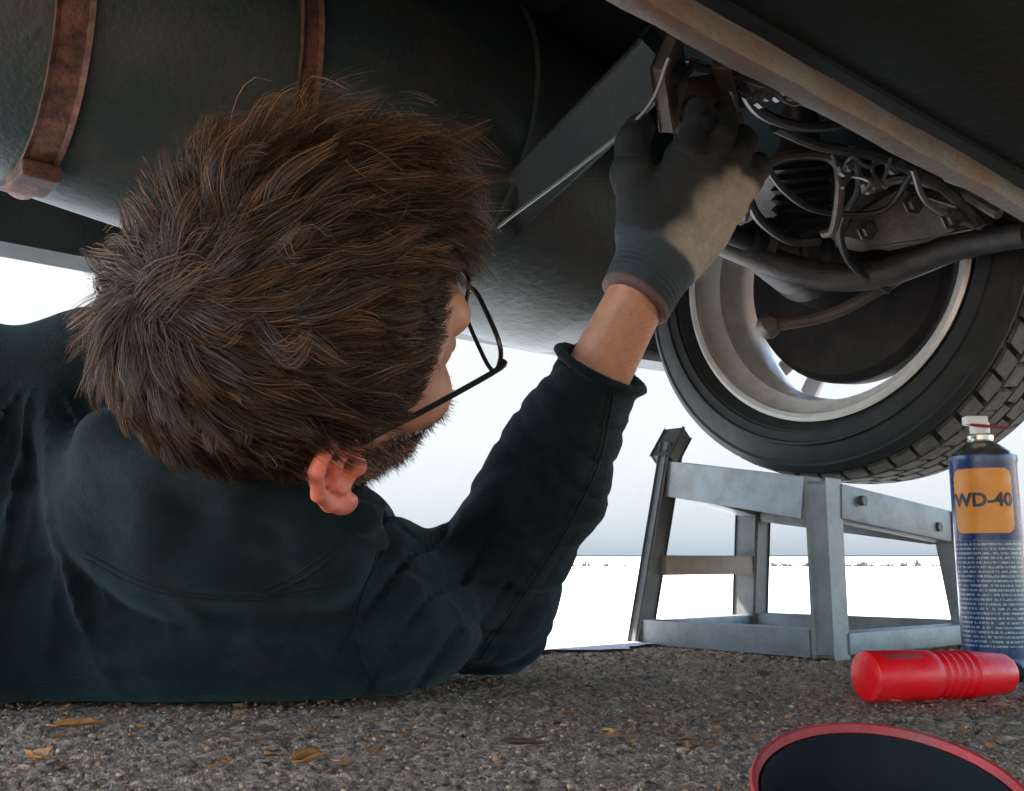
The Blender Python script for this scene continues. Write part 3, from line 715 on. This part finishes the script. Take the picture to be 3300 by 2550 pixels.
def hand(W, d, s, infl, curl, thumb, K=1.0):
    """right hand prims: W wrist, d towards the fingers, s towards the thumb; the palm faces pn"""
    d = unit(d); s = unit(s - d * (s @ d)); pn = np.cross(d, s) * thumb
    def H(x, y, z): return W + K * (d * x + s * y + pn * z)
    pr = [(cap(H(-.01, 0, 0), H(.02, 0, 0), .024 * K + infl, .026 * K + infl), 0)]
    for y in (-.028, -.010, .010, .028): pr.append((cap(H(.012, y * .6, 0), H(.088, y, .002), .015 * K + infl, .0125 * K + infl), .012))
    pr.append((ell(H(.035, .022, .008), K * np.array([.034, .018, .016]) + infl, np.array([d, s, pn])), .012))
    pr.append((ell(H(.045, -.026, .006), K * np.array([.036, .014, .015]) + infl, np.array([d, s, pn])), .012))
    tips = []
    for y, L, sp, cu in ((.029, .074, .10, curl[0]), (.010, .083, .03, curl[1]), (-.010, .077, -.04, curl[2]), (-.028, .060, -.12, curl[3])):
        p = H(.088, y, .002); a = 0.0; rr = (.0102, .0092, .0084, .0072)
        for i, (seg, c) in enumerate(zip((.46, .31, .23), cu)):
            a += c; q = p + K * L * seg * (math.cos(a) * (d + s * sp) + math.sin(a) * pn)
            pr.append((cap(p, q, rr[i] * K + infl, rr[i + 1] * K + infl), .004)); p = q
        tips.append(p)
    t0 = H(.022, .022, .006); t1 = H(.055, .052, .018); t2 = H(.083, .063, .030); t3 = H(.105, .062, .040)
    pr += [(cap(t0, t1, .016 * K + infl, .0128 * K + infl), .012), (cap(t1, t2, .0125 * K + infl, .011 * K + infl), .006), (cap(t2, t3, .011 * K + infl, .0092 * K + infl), .005)]
    return pr, H
HDIR = unit(P(1452, 470, .82) - WR); HSIDE = np.array([-.80, -.42, .45])
RC = ((.10, .45, .55), (.02, .40, .45), (.0, .36, .42), (-.04, .34, .40))
hprims, HH = hand(WR, HDIR, HSIDE, 0, RC, -1, 1.03)
gprims, _ = hand(WR, HDIR, HSIDE, .0032, RC, -1, 1.03)
lh, _ = hand(LWR, np.array([.5, .6, -.1]), np.array([.3, -.4, .8]), 0, ((.3, .5, .4),) * 4, 1)

def ear(sd):
    out = []; c0 = np.array([-.012, -.004, .076 * sd]); fl = .42
    def E(x, y, z=0): return (c0[0] + 1.05 * x, c0[1] + 1.05 * y, c0[2] + sd * (max(0, -x + .012) * fl - (y - .012) * .28 + z))
    pts = [E(.010, .012), E(.012, .026), E(.004, .035), E(-.010, .034), E(-.019, .022), E(-.019, .005), E(-.013, -.010), E(-.006, -.020)]
    out += [(hcap(a, b, .0042), .003) for a, b in zip(pts, pts[1:])]
    an = [E(.004, .022, .001), E(-.006, .018, .002), E(-.009, .004, .002), E(-.003, -.006, .002)]
    out += [(hcap(a, b, .0032), .003) for a, b in zip(an, an[1:])]
    out.append((hell(E(-.005, .010, -.006), (.017, .026, .0075)), .004)); out.append((hell(E(-.004, -.008, -.006), (.012, .016, .007)), .006))
    out.append((hell(E(-.001, -.022, .001), (.0075, .0095, .005)), .005))
    out.append((hell(E(.010, -.002, .001), (.005, .008, .005)), .004))
    return out
head = [(hell((-.006, .030, 0), (.098, .086, .077)), 0), (hell((.035, -.045, 0), (.060, .075, .058)), .03), (hell((.050, -.088, 0), (.042, .028, .042)), .025),
        (hcap((-.01, -.05, 0), NECK_L := (-.045, -.15, 0), .054, .058), .03),
        (hcap((.086, .028, -.030), (.086, .028, .030), .011), .014), (hcap((.086, .014, 0), (.104, -.030, 0), .0075, .0115), .010), (hcap((.102, -.036, -.012), (.102, -.036, .012), .008), .006),
        (hell((.062, -.030, .044), (.022, .020, .019)), .02), (hell((.062, -.030, -.044), (.022, .020, .019)), .02),
        (hell((.0745, .003, .031), (.0135, .0125, .0135)), .006), (hell((.0745, .003, -.031), (.0135, .0125, .0135)), .006), (hcap((.092, -.060, -.02), (.092, -.060, .02), .006), .006), (hcap((.091, -.071, -.017), (.091, -.071, .017), .007), .006), (hell((.082, -.098, 0), (.018, .016, .02)), .014),
        (hcap((.0, -.07, .05), (.055, -.095, .035), .014), .02), (hcap((.0, -.07, -.05), (.055, -.095, -.035), .014), .02)]
body_f = union(head + ear(1) + ear(-1) + [
    (cap(NECK, (SR + SL) / 2 + [0, .06, 0], .06, .075), .04), (cap((SR + SL) / 2 + [0, .08, 0], PEL, .085, .10), .05),
    (cap(NECK + [.0, .05, 0], SR, .05, .045), .03), (cap(NECK + [0, .05, 0], SL, .05, .045), .03), (cap(SR, ELB, .044, .038), .02), (cap(ELB, WR, .039, .0235), .02),
    (cap(SL, LEL, .044, .038), .02), (cap(LEL, LWR, .039, .026), .02)] + [(g, max(k, .004)) for g, k in hprims] + [(g, max(k, .004)) for g, k in lh])
person = thing('person', (-.3, .85, 0), 'mechanic in a dark jacket lying under the van and reaching up with a gloved hand', 'person')
def body_all(p):
    d = body_f(p)
    near = np.linalg.norm(p - HC, axis=1) < .16
    if near.any():
        e = d[near]
        for sd in (1, -1):
            e = np.maximum(e, -hell((-.012, .001, sd * (.0905)), (.0075, .0105, .0080))(p[near]))
        d = d.copy(); d[near] = e
    return d
def unparent_offset(me): me.transform(Matrix.Translation(-person.location)); return me
me = mesh_sdf('body', body_all, (-.78, .46, .004), (.30, 1.62, .47), .0021)
v = verts_of(me); hq = (v - HC) @ HR / HS
skin = np.tile(np.array([.58, .275, .165]), (len(v), 1))
def mixc(m, c):
    global skin
    skin = skin * (1 - m[:, None]) + np.array(c) * m[:, None]
inhead = np.linalg.norm(v - HC, axis=1) < .19
def ss(x, a, b): t = np.clip((x - a) / (b - a), 0, 1); return t * t * (3 - 2 * t)
mixc(inhead * np.exp(-((hq[:, 0] - .06) ** 2 + (hq[:, 1] + .025) ** 2) / .035 ** 2) * .3, (.55, .23, .16))
mixc(inhead * ss(np.abs(hq[:, 2]), .0745, .082) * (hq[:, 0] < .012) * (hq[:, 0] > -.05) * .8, (.82, .20, .14))  # the ear's own red, deepened to imitate light glowing through it
earm = inhead & (np.abs(hq[:, 2]) > .0745) & (hq[:, 0] < .014) & (hq[:, 0] > -.05)
stub = inhead * ss(-hq[:, 1], .018, .05) * (hq[:, 0] > -.01) * (hq[:, 1] > -.12)
mixc(stub * .75, (.14, .09, .07))
gr = ss(wob(v, 38, 31) + .6 * wob(v, 120, 32), .35, .8); mixc(gr * .22, (.10, .075, .06)); mixc(ss(wob(v, 70, 33), .2, .8) * .25, (.62, .22, .15))
def scalp_mask(q):
    a, b, c = q[..., 0], q[..., 1], np.abs(q[..., 2])
    front = .052 - .25 * np.maximum(0, c - .035) + 0 * a
    line = np.where(a > .045, front + .9 * (a - .045), np.where(a > .012, -.01 + (a - .012) * 1.2, np.where(a > -.03, .022 - .0 * a, -.045 + .0 * a)))
    line = np.where(a > .012, np.where(q[..., 2] > 0, .016 + (a - .012) * 1.05, -.012 + (a - .012) * .95), line)
    return b - line
mixc(inhead * ss(scalp_mask(hq), -.004, .01) * ss(-np.abs(hq[:, 2]), -.0775, -.0745), (.035, .024, .018))
BODY_V = v.copy(); BODY_N = np.empty(len(v) * 3, np.float32); me.vertex_normals.foreach_get('vector', BODY_N); BODY_N = BODY_N.reshape(-1, 3)
vcol(me, skin); unparent_offset(me)
link('body', me, M['skin'], person)
for s in (-1, 1):
    MB().lathe([(-.0115 + .0, 0)] + [(-.0115 * math.cos(t), .0115 * math.sin(t)) for t in np.linspace(.2, 2.9, 10)] + [(.0115, 0)], hd(.0755, .003, .031 * s) - np.array(person.location), HR[:, 0], 16).build('eye', M['eye'], person, True)

# jacket
FANP = P(482, 800, .68)
wdir = unit(SL - SR); tor = unit(PEL - (SR + SL) / 2); thk = np.cross(wdir, tor); thk = unit(thk); lenv = np.cross(thk, wdir)
TA = np.array([wdir, lenv, thk])
mid = (SR + SL) / 2
FAX = unit(WR - ELB); CUFF = ELB + FAX * (np.linalg.norm(WR - ELB) - .098)
sleeve = union([(cap(ELB, CUFF + FAX * .06, .069, .034), 0), (ell(ELB + FAX * .115 + np.array([.035, -.005, -.005]), (.022, .03, .026)), .03)])
def jacket_f(p):
    d = union([
        (ell(mid + lenv * .18 + [-.03, 0, .0], (.20, .24, .13), TA), 0), (ell(mid + lenv * .40 + [0, 0, -.01], (.19, .26, .125), TA), .06), (ell(PEL - lenv * .04, (.175, .2, .115), TA), .06),
        (cap(SR + [-.03, .0, 0.01], SL, .085, .092), .04), (cap(NECK + [-.005, .02, -.005], mid + lenv * .1, .088, .12), .05),
        (cap(P(575, 800, .72), P(455, 862, .74), .030, .034), .06), (cap(SR, ELB, .066, .058), .03), (cap(SL, LEL, .085, .066), .05), (cap(LEL, LWR, .064, .042), .03),
        (ell(np.array([-.22, .80, .045]), (.20, .10, .06)), .05), (ell(np.array([-.40, .80, .09]), (.14, .12, .11)), .05)])(p)
    s = np.maximum(sleeve(p), (p - CUFF) @ FAX)
    d = smin(d, s, .025)
    # folds
    # pleats fanning down from the pinch under the hood at the left shoulder
    kx, kz = FANP[0], FANP[2]; dx, dz = p[:, 0] - kx, kz - p[:, 2]; r = np.hypot(dx, dz); phi = np.arctan2(dx, dz) + .10 * wob(p, 10, 1)
    e1 = ss(r, .015, .07) * ss(-r, -.27, -.16) * ss(-np.abs(phi - .0), -.85, -.45) * ss(-p[:, 1], -.95, -.82)
    rg = (1 - np.abs(np.sin(phi * 11))) ** 3; rg2 = (1 - np.abs(np.sin(phi * 19 + 1 + 25 * r))) ** 3
    d = d - e1 * (.022 * rg + .008 * rg2 - .008) * (.6 + .4 * wob(p, 12, 3))
    t = (p - ELB) @ FAX; rr = p - ELB - FAX * t[:, None]; ang = rr @ unit(np.cross(FAX, [0, 1.0, 0]))
    e2 = np.exp(-(((t - .03) / .10) ** 2)) * (np.linalg.norm(rr, axis=1) < .11)
    def crease(x, w): return np.maximum(0, 1 - np.abs(x) / w)
    d = d + .0075 * e2 * crease(np.sin(t * 75 + 18 * ang + 2.0 * wob(p, 14, 2)), .55) * (.5 + .5 * wob(p, 30, 12))
    e4 = np.exp(-(((t - .17) / .05) ** 2)) * (np.linalg.norm(rr, axis=1) < .09)
    d = d + .0035 * e4 * crease(np.sin(t * 120 - 25 * ang + 1.5 * wob(p, 20, 13)), .6)
    e3 = np.exp(-((p - SR - np.array([.04, -.02, .02])) ** 2).sum(1) / .10 ** 2)
    d = d + .009 * e3 * crease(np.sin((p[:, 0] * .9 - p[:, 2] * .55) * 95 + 1.6 * wob(p, 14, 5)), .5)
    # soft drape with sharp valleys over the back
    g = wob(p * np.array([1.0, 1.0, .55]), 17, 6); d = d + .0075 * crease(g, .28) * (.4 + .6 * np.abs(wob(p, 9, 14)))
    g = wob(p * np.array([.7, 1.0, 1.2]), 34, 16); d = d + .0032 * crease(g, .25)
    d = d - .002 * wob(p, 20, 7)
    # ribbed cuff
    d = d + .0035 * ss(-((CUFF - p) @ FAX), -.030, -.028) * (np.linalg.norm(rr, axis=1) < .09)
    return np.maximum(d, .004 - p[:, 2])
# collar standing round the neck, hood roll at the left, cuff band
NA = unit(HR @ np.array([-.25, -.9, 0])); e1 = unit(np.cross(NA, HR[:, 2])); e2 = np.cross(NA, e1)
ring = []
for k in range(15):
    a = 2 * math.pi * k / 14
    ring.append(NECK - NA * (.028 + .016 * math.cos(a)) + .074 * e1 * math.cos(a) + .072 * e2 * math.sin(a))
ringb = [r + NA * .045 + (r - NECK - NA * ((r - NECK) @ NA)) * .16 for r in ring]
hood = spline([P(520, 870, .715), P(515, 910, .70), P(545, 985, .69), P(600, 1050, .695), P(650, 1100, .70)], 3)
rimk = [CUFF + .040 * (unit(np.cross(FAX, [0, 1, 0])) * math.cos(a) + np.cross(FAX, unit(np.cross(FAX, [0, 1, 0]))) * math.sin(a)) for a in np.linspace(0, 2 * math.pi, 15)]
tip = [P(868, 1012, .655), P(925, 1030, .67), P(948, 1062, .70)]
tipb = [P(850, 1035, .66), P(900, 1070, .69), P(930, 1090, .72)]
nb = [P(590, 930, .655), P(660, 972, .645), P(760, 988, .645), P(850, 1018, .655)]; nb2 = [P(600, 1010, .69), P(680, 1050, .69), P(780, 1065, .69), P(870, 1075, .69)]
extra = union([(c, .008) for c in chain(ring, [.0065] * 15)] + [(cap(a, b, .0065), .012) for a, b in zip(ring, ringb)] + [(c, .012) for c in chain(ringb, [.009] * 15)])
hoodf = union([(c, .0) for c in chain(hood, [.009] * len(hood))])
napef = union([(c, .01) for c in chain(nb, [.017] * 4)] + [(c, .03) for c in chain(nb2, [.026] * 4)] + [(cap(a, b, .015, .03), .01) for a, b in zip(nb, nb2)])
tipf = union([(c, .01) for c in chain(tip, [.010, .009, .006])] + [(c, .012) for c in chain(tipb, [.010, .009, .006])])
rimf = union([(c, 0) for c in chain(rimk, [.0045] * 15)])
def jack(p):
    d = smin(jacket_f(p), hoodf(p), .022); d = smin(smin(d, extra(p), .015), napef(p), .05); d = smin(d, tipf(p), .008)
    return smin(d, rimf(p), .006)
me = mesh_sdf('jacket', jack, (-.92, .52, -.006), (.16, 1.72, .42), .0034)
from mathutils.bvhtree import BVHTree
jv = verts_of(me); jn = np.empty(len(me.polygons) * 4, np.int32); me.loops.foreach_get('vertex_index', jn)
bvh = BVHTree.FromPolygons([tuple(map(float, q)) for q in jv], [tuple(map(int, q)) for q in jn.reshape(-1, 4)])
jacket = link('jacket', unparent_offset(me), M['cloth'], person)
def seam(pts, r=.0011, dbl=.005):
    line = []
    for q in spline([P(u, v, 1.0) for u, v in pts], 10):
        d = unit(q - np.array([0, 0, EYE])); h = bvh.ray_cast(Vector((0, 0, EYE)), Vector(d))
        if h[0] is not None: line.append((np.array(h[0]), np.array(h[1])))
    if len(line) < 3: return
    for sgn in (0, 1):
        path = []
        for i_, (q, nn) in enumerate(line):
            t_ = line[min(i_ + 1, len(line) - 1)][0] - line[max(i_ - 1, 0)][0]; sd_ = np.cross(t_, nn); sd_ /= np.linalg.norm(sd_) + 1e-9
            path.append(q + nn * .0001 + sd_ * dbl * sgn - np.array(person.location))
        MB().tube(path, r if sgn == 0 else r * .55, 6).build('seam', M['cloth'], jacket, True)
seam([(952, 1072), (925, 1120), (915, 1170), (930, 1225), (950, 1256)])
seam([(560, 1075), (650, 1118), (760, 1132), (860, 1120), (915, 1105)])
seam([(905, 1060), (850, 1105), (790, 1132)])
seam([(1250, 868), (1230, 960), (1180, 1060), (1120, 1150), (1075, 1215)])
# trousers and boots, stretched out towards the rear of the van
PR, PL = PEL + [.07, .03, 0], PEL + [-.07, -.04, .01]
KR, KL = PR + np.array([-.22, .36, -.02]), PL + np.array([-.27, .33, .0]); FR, FL = KR + np.array([-.25, .36, -.04]), KL + np.array([-.29, .33, -.04])
tf = union([(cap(PEL + lenv * -.08, PEL + lenv * .05, .115), 0), (cap(PR, KR, .088, .068), .05), (cap(PL, KL, .088, .068), .05), (cap(KR, FR, .066, .05), .03), (cap(KL, FL, .066, .05), .03)])
def trf(p): return np.maximum(tf(p) - .004 * wob(p, 25, 8), .004 - p[:, 2])
link('trousers', unparent_offset(mesh_sdf('trousers', trf, (-1.5, 1.2, -.008), (-.4, 2.4, .3), .009)), M['trouser'], person)
for F_ in (FR, FL):
    dd = unit(np.array([-.6, .8, 0]))
    bf_ = union([(cap(F_ - dd * .02, F_ + dd * .06, .047, .045), 0), (cap(F_ + dd * .07 + [0, 0, -.02], F_ + dd * .05 + [.03, .03, .17], .042, .038), .02)])
    def bfn(p, g=bf_): return np.maximum(g(p), .003 - p[:, 2])
    link('boot', unparent_offset(mesh_sdf('boot', bfn, F_ - .16, F_ + [.16, .2, .26], .006)), M['boot'], person)
# glove with a dark coated palm, fingers and knit cuff
GC = WR + HDIR * .0
cuffp = [(cap(WR - FAX * .030, WR + HDIR * .012, .0315, .031), .008)]
gf = union(gprims + cuffp)
def gl(p):
    d = gf(p); t = (p - WR) @ HDIR
    d = np.maximum(d, -(t + .032))
    rib = np.clip(1 - np.abs(t + .016) / .018, 0, 1)
    return d - .0009 * rib * np.sin(t * 1500) - .0012 * wob(p, 90, 11) * (t > .0) + .0010 * (t > .01) * np.maximum(0, 1 - np.abs(wob(p, 55, 17)) / .2)
me = mesh_sdf('glove', gl, WR - .13, WR + [.2, .16, .24], .0016)
v = verts_of(me); t = (v - WR) @ HDIR; sN = unit(HSIDE - HDIR * (HSIDE @ HDIR)); y = (v - WR) @ sN; pnv = -np.cross(HDIR, sN); z = (v - WR) @ pnv
coat = np.maximum(ss(t, .108, .118), np.maximum(ss(z, .004, .008), ss(y + .25 * (t - .05) + .006 * wob(v, 60, 3) + .004 * wob(v, 160, 4), -.008, .018)))
col = np.array([.30, .265, .225])[None] * (1 - coat[:, None]) + np.array([.008, .011, .014])[None] * coat[:, None]
cf = ss(-t, -.012, -.006); col = col * (1 - cf[:, None]) + np.array([.02, .035, .045])[None] * cf[:, None]
ed = ss(-t, .026, .029); col = col * (1 - ed[:, None]) + np.array([.16, .09, .10])[None] * ed[:, None]
vcol(me, col); link('glove', unparent_offset(me), M['glove'], person)

# hair
def hair():
    n = 60000
    cen = np.array([-.006, .030, 0]); rad = np.array([.099, .087, .078])
    d = rng.normal(size=(n * 4, 3)); d /= np.linalg.norm(d, axis=1)[:, None]
    q = cen + d * rad
    ok = (scalp_mask(q) > rng.normal(.004, .008, len(q))) & ((((q[:, 0] + .010) / .027) ** 2 + ((q[:, 1] + .002) / .040) ** 2 > 1) | (np.abs(q[:, 2]) < .05)); q = q[ok][:n - 900]; ex = rng.normal(0, .009, (900, 3)) + np.array([-.078, .092, -.004]) - cen; ex /= np.linalg.norm(ex / rad, axis=1)[:, None]; q = np.concatenate([q, cen + ex])
    n = len(q)
    wh = np.array([-.078, .092, -.004])
    nr = (q - cen) / rad ** 2; nr /= np.linalg.norm(nr, axis=1)[:, None]
    tv = q - wh; tv -= nr * (tv * nr).sum(1)[:, None]; dist = np.linalg.norm(q - wh, axis=1); tv /= np.linalg.norm(tv, axis=1)[:, None] + 1e-6
    sw = np.cross(nr, tv); tv = tv + sw * (1.1 * np.exp(-dist / .03) + .25)[:, None]        # the swirl at the crown
    tv += np.array([.25, 0, 0]) * ss(q[:, 0], -.04, .05)[:, None] * (q[:, 1] > .04)[:, None]
    side = ss(np.abs(q[:, 2]), .045, .07) * ss(-q[:, 1], -.07, -.02) * (1 - .8 * ss(q[:, 0], -.01, .03))
    tv += np.array([-.12, -.7, 0]) * side[:, None]
    tv += np.array([.20, 0, .30]) * (ss(q[:, 1], .05, .09) * ss(q[:, 0], -.06, .0))[:, None]
    tv += .30 * np.stack([wob(q, 45, 21), wob(q, 45, 22), wob(q, 45, 23)], 1) + .16 * np.stack([wob(q, 130, 24), wob(q, 130, 25), wob(q, 130, 26)], 1)
    core = np.exp(-(dist / .020) ** 2)[:, None]; tv = tv * (1 - .6 * core) + .8 * core * (np.array([.35, -.2, .75]) + rng.normal(0, .45, (n, 3)))
    tv -= nr * (tv * nr).sum(1)[:, None]; tv /= np.linalg.norm(tv, axis=1)[:, None]
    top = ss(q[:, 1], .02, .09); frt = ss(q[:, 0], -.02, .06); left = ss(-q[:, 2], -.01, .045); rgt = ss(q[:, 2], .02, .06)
    tmp = ss(q[:, 2], .0, .035) * ss(q[:, 0], .005, .04)
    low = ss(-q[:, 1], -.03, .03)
    L = (.042 + .020 * top + .014 * top * frt + .020 * left * (1 - low)) * (1 - .50 * low) * (1 - .70 * tmp) * (1 - .35 * ss(q[:, 2], .015, .05) * ss(q[:, 0], -.04, .01)); L = L + .016 * top * frt * left; L *= rng.uniform(.55, 1.12, n)
    lift = .17 + .10 * top + .36 * left * (1 - low) + .38 * top * frt * left - .08 * rgt - .05 * low - .10 * np.exp(-dist / .025)
    bk = ss(-q[:, 0], .03, .075); L *= (1 - .28 * bk) * (1 - .28 * low); lift = lift - .16 * bk
    lift = np.clip(lift + rng.normal(0, .05, n), .05, .95)
    # clumps
    nc = 1700; ci = rng.choice(n, nc, replace=False)
    from mathutils.kdtree import KDTree
    kd = KDTree(nc)
    for i, k in enumerate(ci): kd.insert(Vector(q[k]), i)
    kd.balance(); cl = np.array([kd.find(Vector(p))[1] for p in q]); cm = ci[cl]
    S = 8; pts = np.zeros((n, S + 1, 3)); pts[:, 0] = q - nr * .002
    jd = rng.normal(0, .11, (n, 3)); cj = rng.normal(0, .27, (nc, 3))[cl]; ph = rng.uniform(0, 6.28, nc)[cl]; wa = rng.normal(0, 1, (nc, 3))[cl]; cl_l = rng.normal(0, .13, nc)[cl]; lift = np.clip(lift + cl_l, .06, .98); stray = rng.random(n) < .035; jd[stray] *= 3.5
    for s in range(1, S + 1):
        t = s / S
        dr = tv * (1 - lift * (1 - t) ** 1.3)[:, None] + nr * (1.15 * lift * (1 - t) ** 1.6 - .20 * t)[:, None] + (jd + cj) * (.25 + .6 * t) + .30 * wa * np.sin(ph + 5.0 * t)[:, None]
        dr /= np.linalg.norm(dr, axis=1)[:, None]
        p = pts[:, s - 1] + dr * (L / S)[:, None]
        # keep outside the skull
        e = (p - cen) / rad; r = np.linalg.norm(e, axis=1); mn = 1.015 + .03 * t
        bad = r < mn; p[bad] = cen + (e[bad] / r[bad][:, None] * mn) * rad
        pts[:, s] = p
    tt = (np.linspace(0, 1, S + 1) ** 1.5)[None, :, None]
    g = pts[cm]; rel = pts[:, :1] - g[:, :1]
    pts = pts * (1 - .68 * tt) + (g + rel * .45) * .68 * tt
    # to world, ribbons whose flat side faces outward
    wp = HC + HS * (pts @ HR.T); wn = nr @ HR.T
    tg = np.gradient(wp, axis=1); sd_ = np.cross(tg, wn[:, None, :]); sd_ /= np.linalg.norm(sd_, axis=2)[..., None] + 1e-9
    rot = rng.uniform(-.8, .8, n); sd_ = sd_ * np.cos(rot)[:, None, None] + wn[:, None, :] * np.sin(rot)[:, None, None]
    wdt = (.00023 * rng.uniform(.7, 1.3, n))[:, None] * (1 - .75 * np.linspace(0, 1, S + 1)[None] ** 2)
    A = wp + sd_ * wdt[..., None]; B = wp - sd_ * wdt[..., None]
    v = np.stack([A, B], 2).reshape(-1, 3)
    base = (np.arange(n) * (S + 1) * 2)[:, None] + (np.arange(S) * 2)[None]
    f = np.stack([base, base + 1, base + 3, base + 2], -1).reshape(-1, 4)
    me = from_np('hair', v, f)
    c0 = np.array([[.036, .0215, .0135], [.062, .037, .0225], [.14, .083, .047], [.020, .013, .009]])[rng.choice(4, n, p=[.35, .3, .15, .2])] * rng.uniform(.75, 1.25, (n, 1)) * np.exp(rng.normal(-.1, .26, nc))[cl][:, None]
    rim_gold = (1.0 + 1.3 * left * (1 - low) + 1.5 * frt * left)[:, None, None]  # golden rim light painted into the left and fringe tip colours
    tipb = .7 + 1.2 * rim_gold * np.linspace(0, 1, S + 1)[None, :, None] ** 1.5 * np.array([1.0, .80, .58])
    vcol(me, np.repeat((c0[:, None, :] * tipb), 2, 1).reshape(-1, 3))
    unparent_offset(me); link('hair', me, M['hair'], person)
hair()
def fuzz(name, root, nrm, dirs, L, wd, c0):
    n = len(root); S = 3
    t = np.linspace(0, 1, S + 1)[None, :, None]
    dd = dirs + .35 * nrm + rng.normal(0, .35, (n, 3)); dd /= np.linalg.norm(dd, axis=1)[:, None]
    w_ = root[:, None, :] + dd[:, None, :] * (L[:, None, None] * t) - nrm[:, None, :] * (L[:, None, None] * .15 * t * t) - nrm[:, None, :] * .0008
    sd_ = np.cross(dd, nrm); sd_ /= np.linalg.norm(sd_, axis=1)[:, None] + 1e-9
    o = sd_[:, None, :] * wd * (1 - .8 * t)
    v = np.stack([w_ + o, w_ - o], 2).reshape(-1, 3)
    b = (np.arange(n) * (S + 1) * 2)[:, None] + (np.arange(S) * 2)[None]
    me = from_np(name, v, np.stack([b, b + 1, b + 3, b + 2], -1).reshape(-1, 4))
    vcol(me, np.repeat(np.array(c0)[None] * rng.uniform(.6, 1.5, (n, 1)), (S + 1) * 2, 0))
    unparent_offset(me); link(name, me, M['hair'], person)
vb = BODY_V; nb_ = BODY_N
ha = (vb - HC) @ HR / HS; na = nb_ @ HR
jaw = inhead & (ha[:, 1] < -.028 - .25 * np.maximum(0, .03 - ha[:, 0])) & (ha[:, 1] > -.125) & (ha[:, 0] > -.004) & (np.abs(ha[:, 2]) > .012) & (ha[:, 0] < .095)
k = rng.choice(np.nonzero(jaw)[0], 9000)
fuzz('beard', vb[k] + rng.normal(0, .0008, (9000, 3)), nb_[k], np.tile(HR @ np.array([.45, -.8, .1]), (9000, 1)), rng.uniform(.004, .012, 9000), .0002, (.035, .022, .016))
ta = (vb - ELB) @ FAX / np.linalg.norm(WR - ELB); fa = (np.linalg.norm(vb - ELB - FAX * ((vb - ELB) @ FAX)[:, None], axis=1) < .05) & (ta > .6) & (ta < .95)
k = rng.choice(np.nonzero(fa)[0], 900)
fuzz('arm_hair', vb[k], nb_[k], np.tile(FAX * .6 + np.array([.5, 0, -.3]), (900, 1)), rng.uniform(.005, .011, 900), .00011, (.12, .07, .045))


# ------------------------------------------------------------------ glasses
gl_o = thing('glasses', tuple(hd(.105, .01, 0)), 'thin black framed glasses worn by the mechanic', 'glasses')
GO = hd(.105, .01, 0)
def gp(a, b, c): return hd(a, b, c) - GO
def rimpts(s):
    out = []
    for k in range(33):
        t = 2 * math.pi * k / 32; x = abs(math.cos(t)) ** .6 * math.copysign(1, math.cos(t)); yv = abs(math.sin(t)) ** .6 * math.copysign(1, math.sin(t))
        out.append(gp(.108 - .0045 * x * 1.0 if True else 0, 0.008 + .0165 * yv, s * (.036 + .027 * x)))
    return out
fr = MB()
for s in (-1, 1): fr.tube(rimpts(s), .0016, 6)
fr.tube(spline([gp(.112, .014, -.010), gp(.116, .018, 0), gp(.112, .014, .010)], 4), .0016, 6)
fr.build('frame', M['black'], gl_o, True)
for s in (-1, 1):
    MB().tube(spline([gp(.1035, .014, s * .063), gp(.100, .014, s * .068), (gp(.05, .013, s * .0735)), gp(.0, .016, s * .079), gp(-.018, .008, s * .080), gp(-.030, -.012, s * .078)], 5), .0019, 6).build('temple', M['black'], gl_o, True)
    rp = rimpts(s)[:-1]; k = len(rp); nv = HR[:, 0] * .0007
    MB().poly([p + nv for p in rp] + [p - nv for p in rp], [list(range(k)), list(range(2 * k - 1, k - 1, -1))] + [[i, (i + 1) % k, k + (i + 1) % k, k + i] for i in range(k)]).build('lens', M['lens'], gl_o)
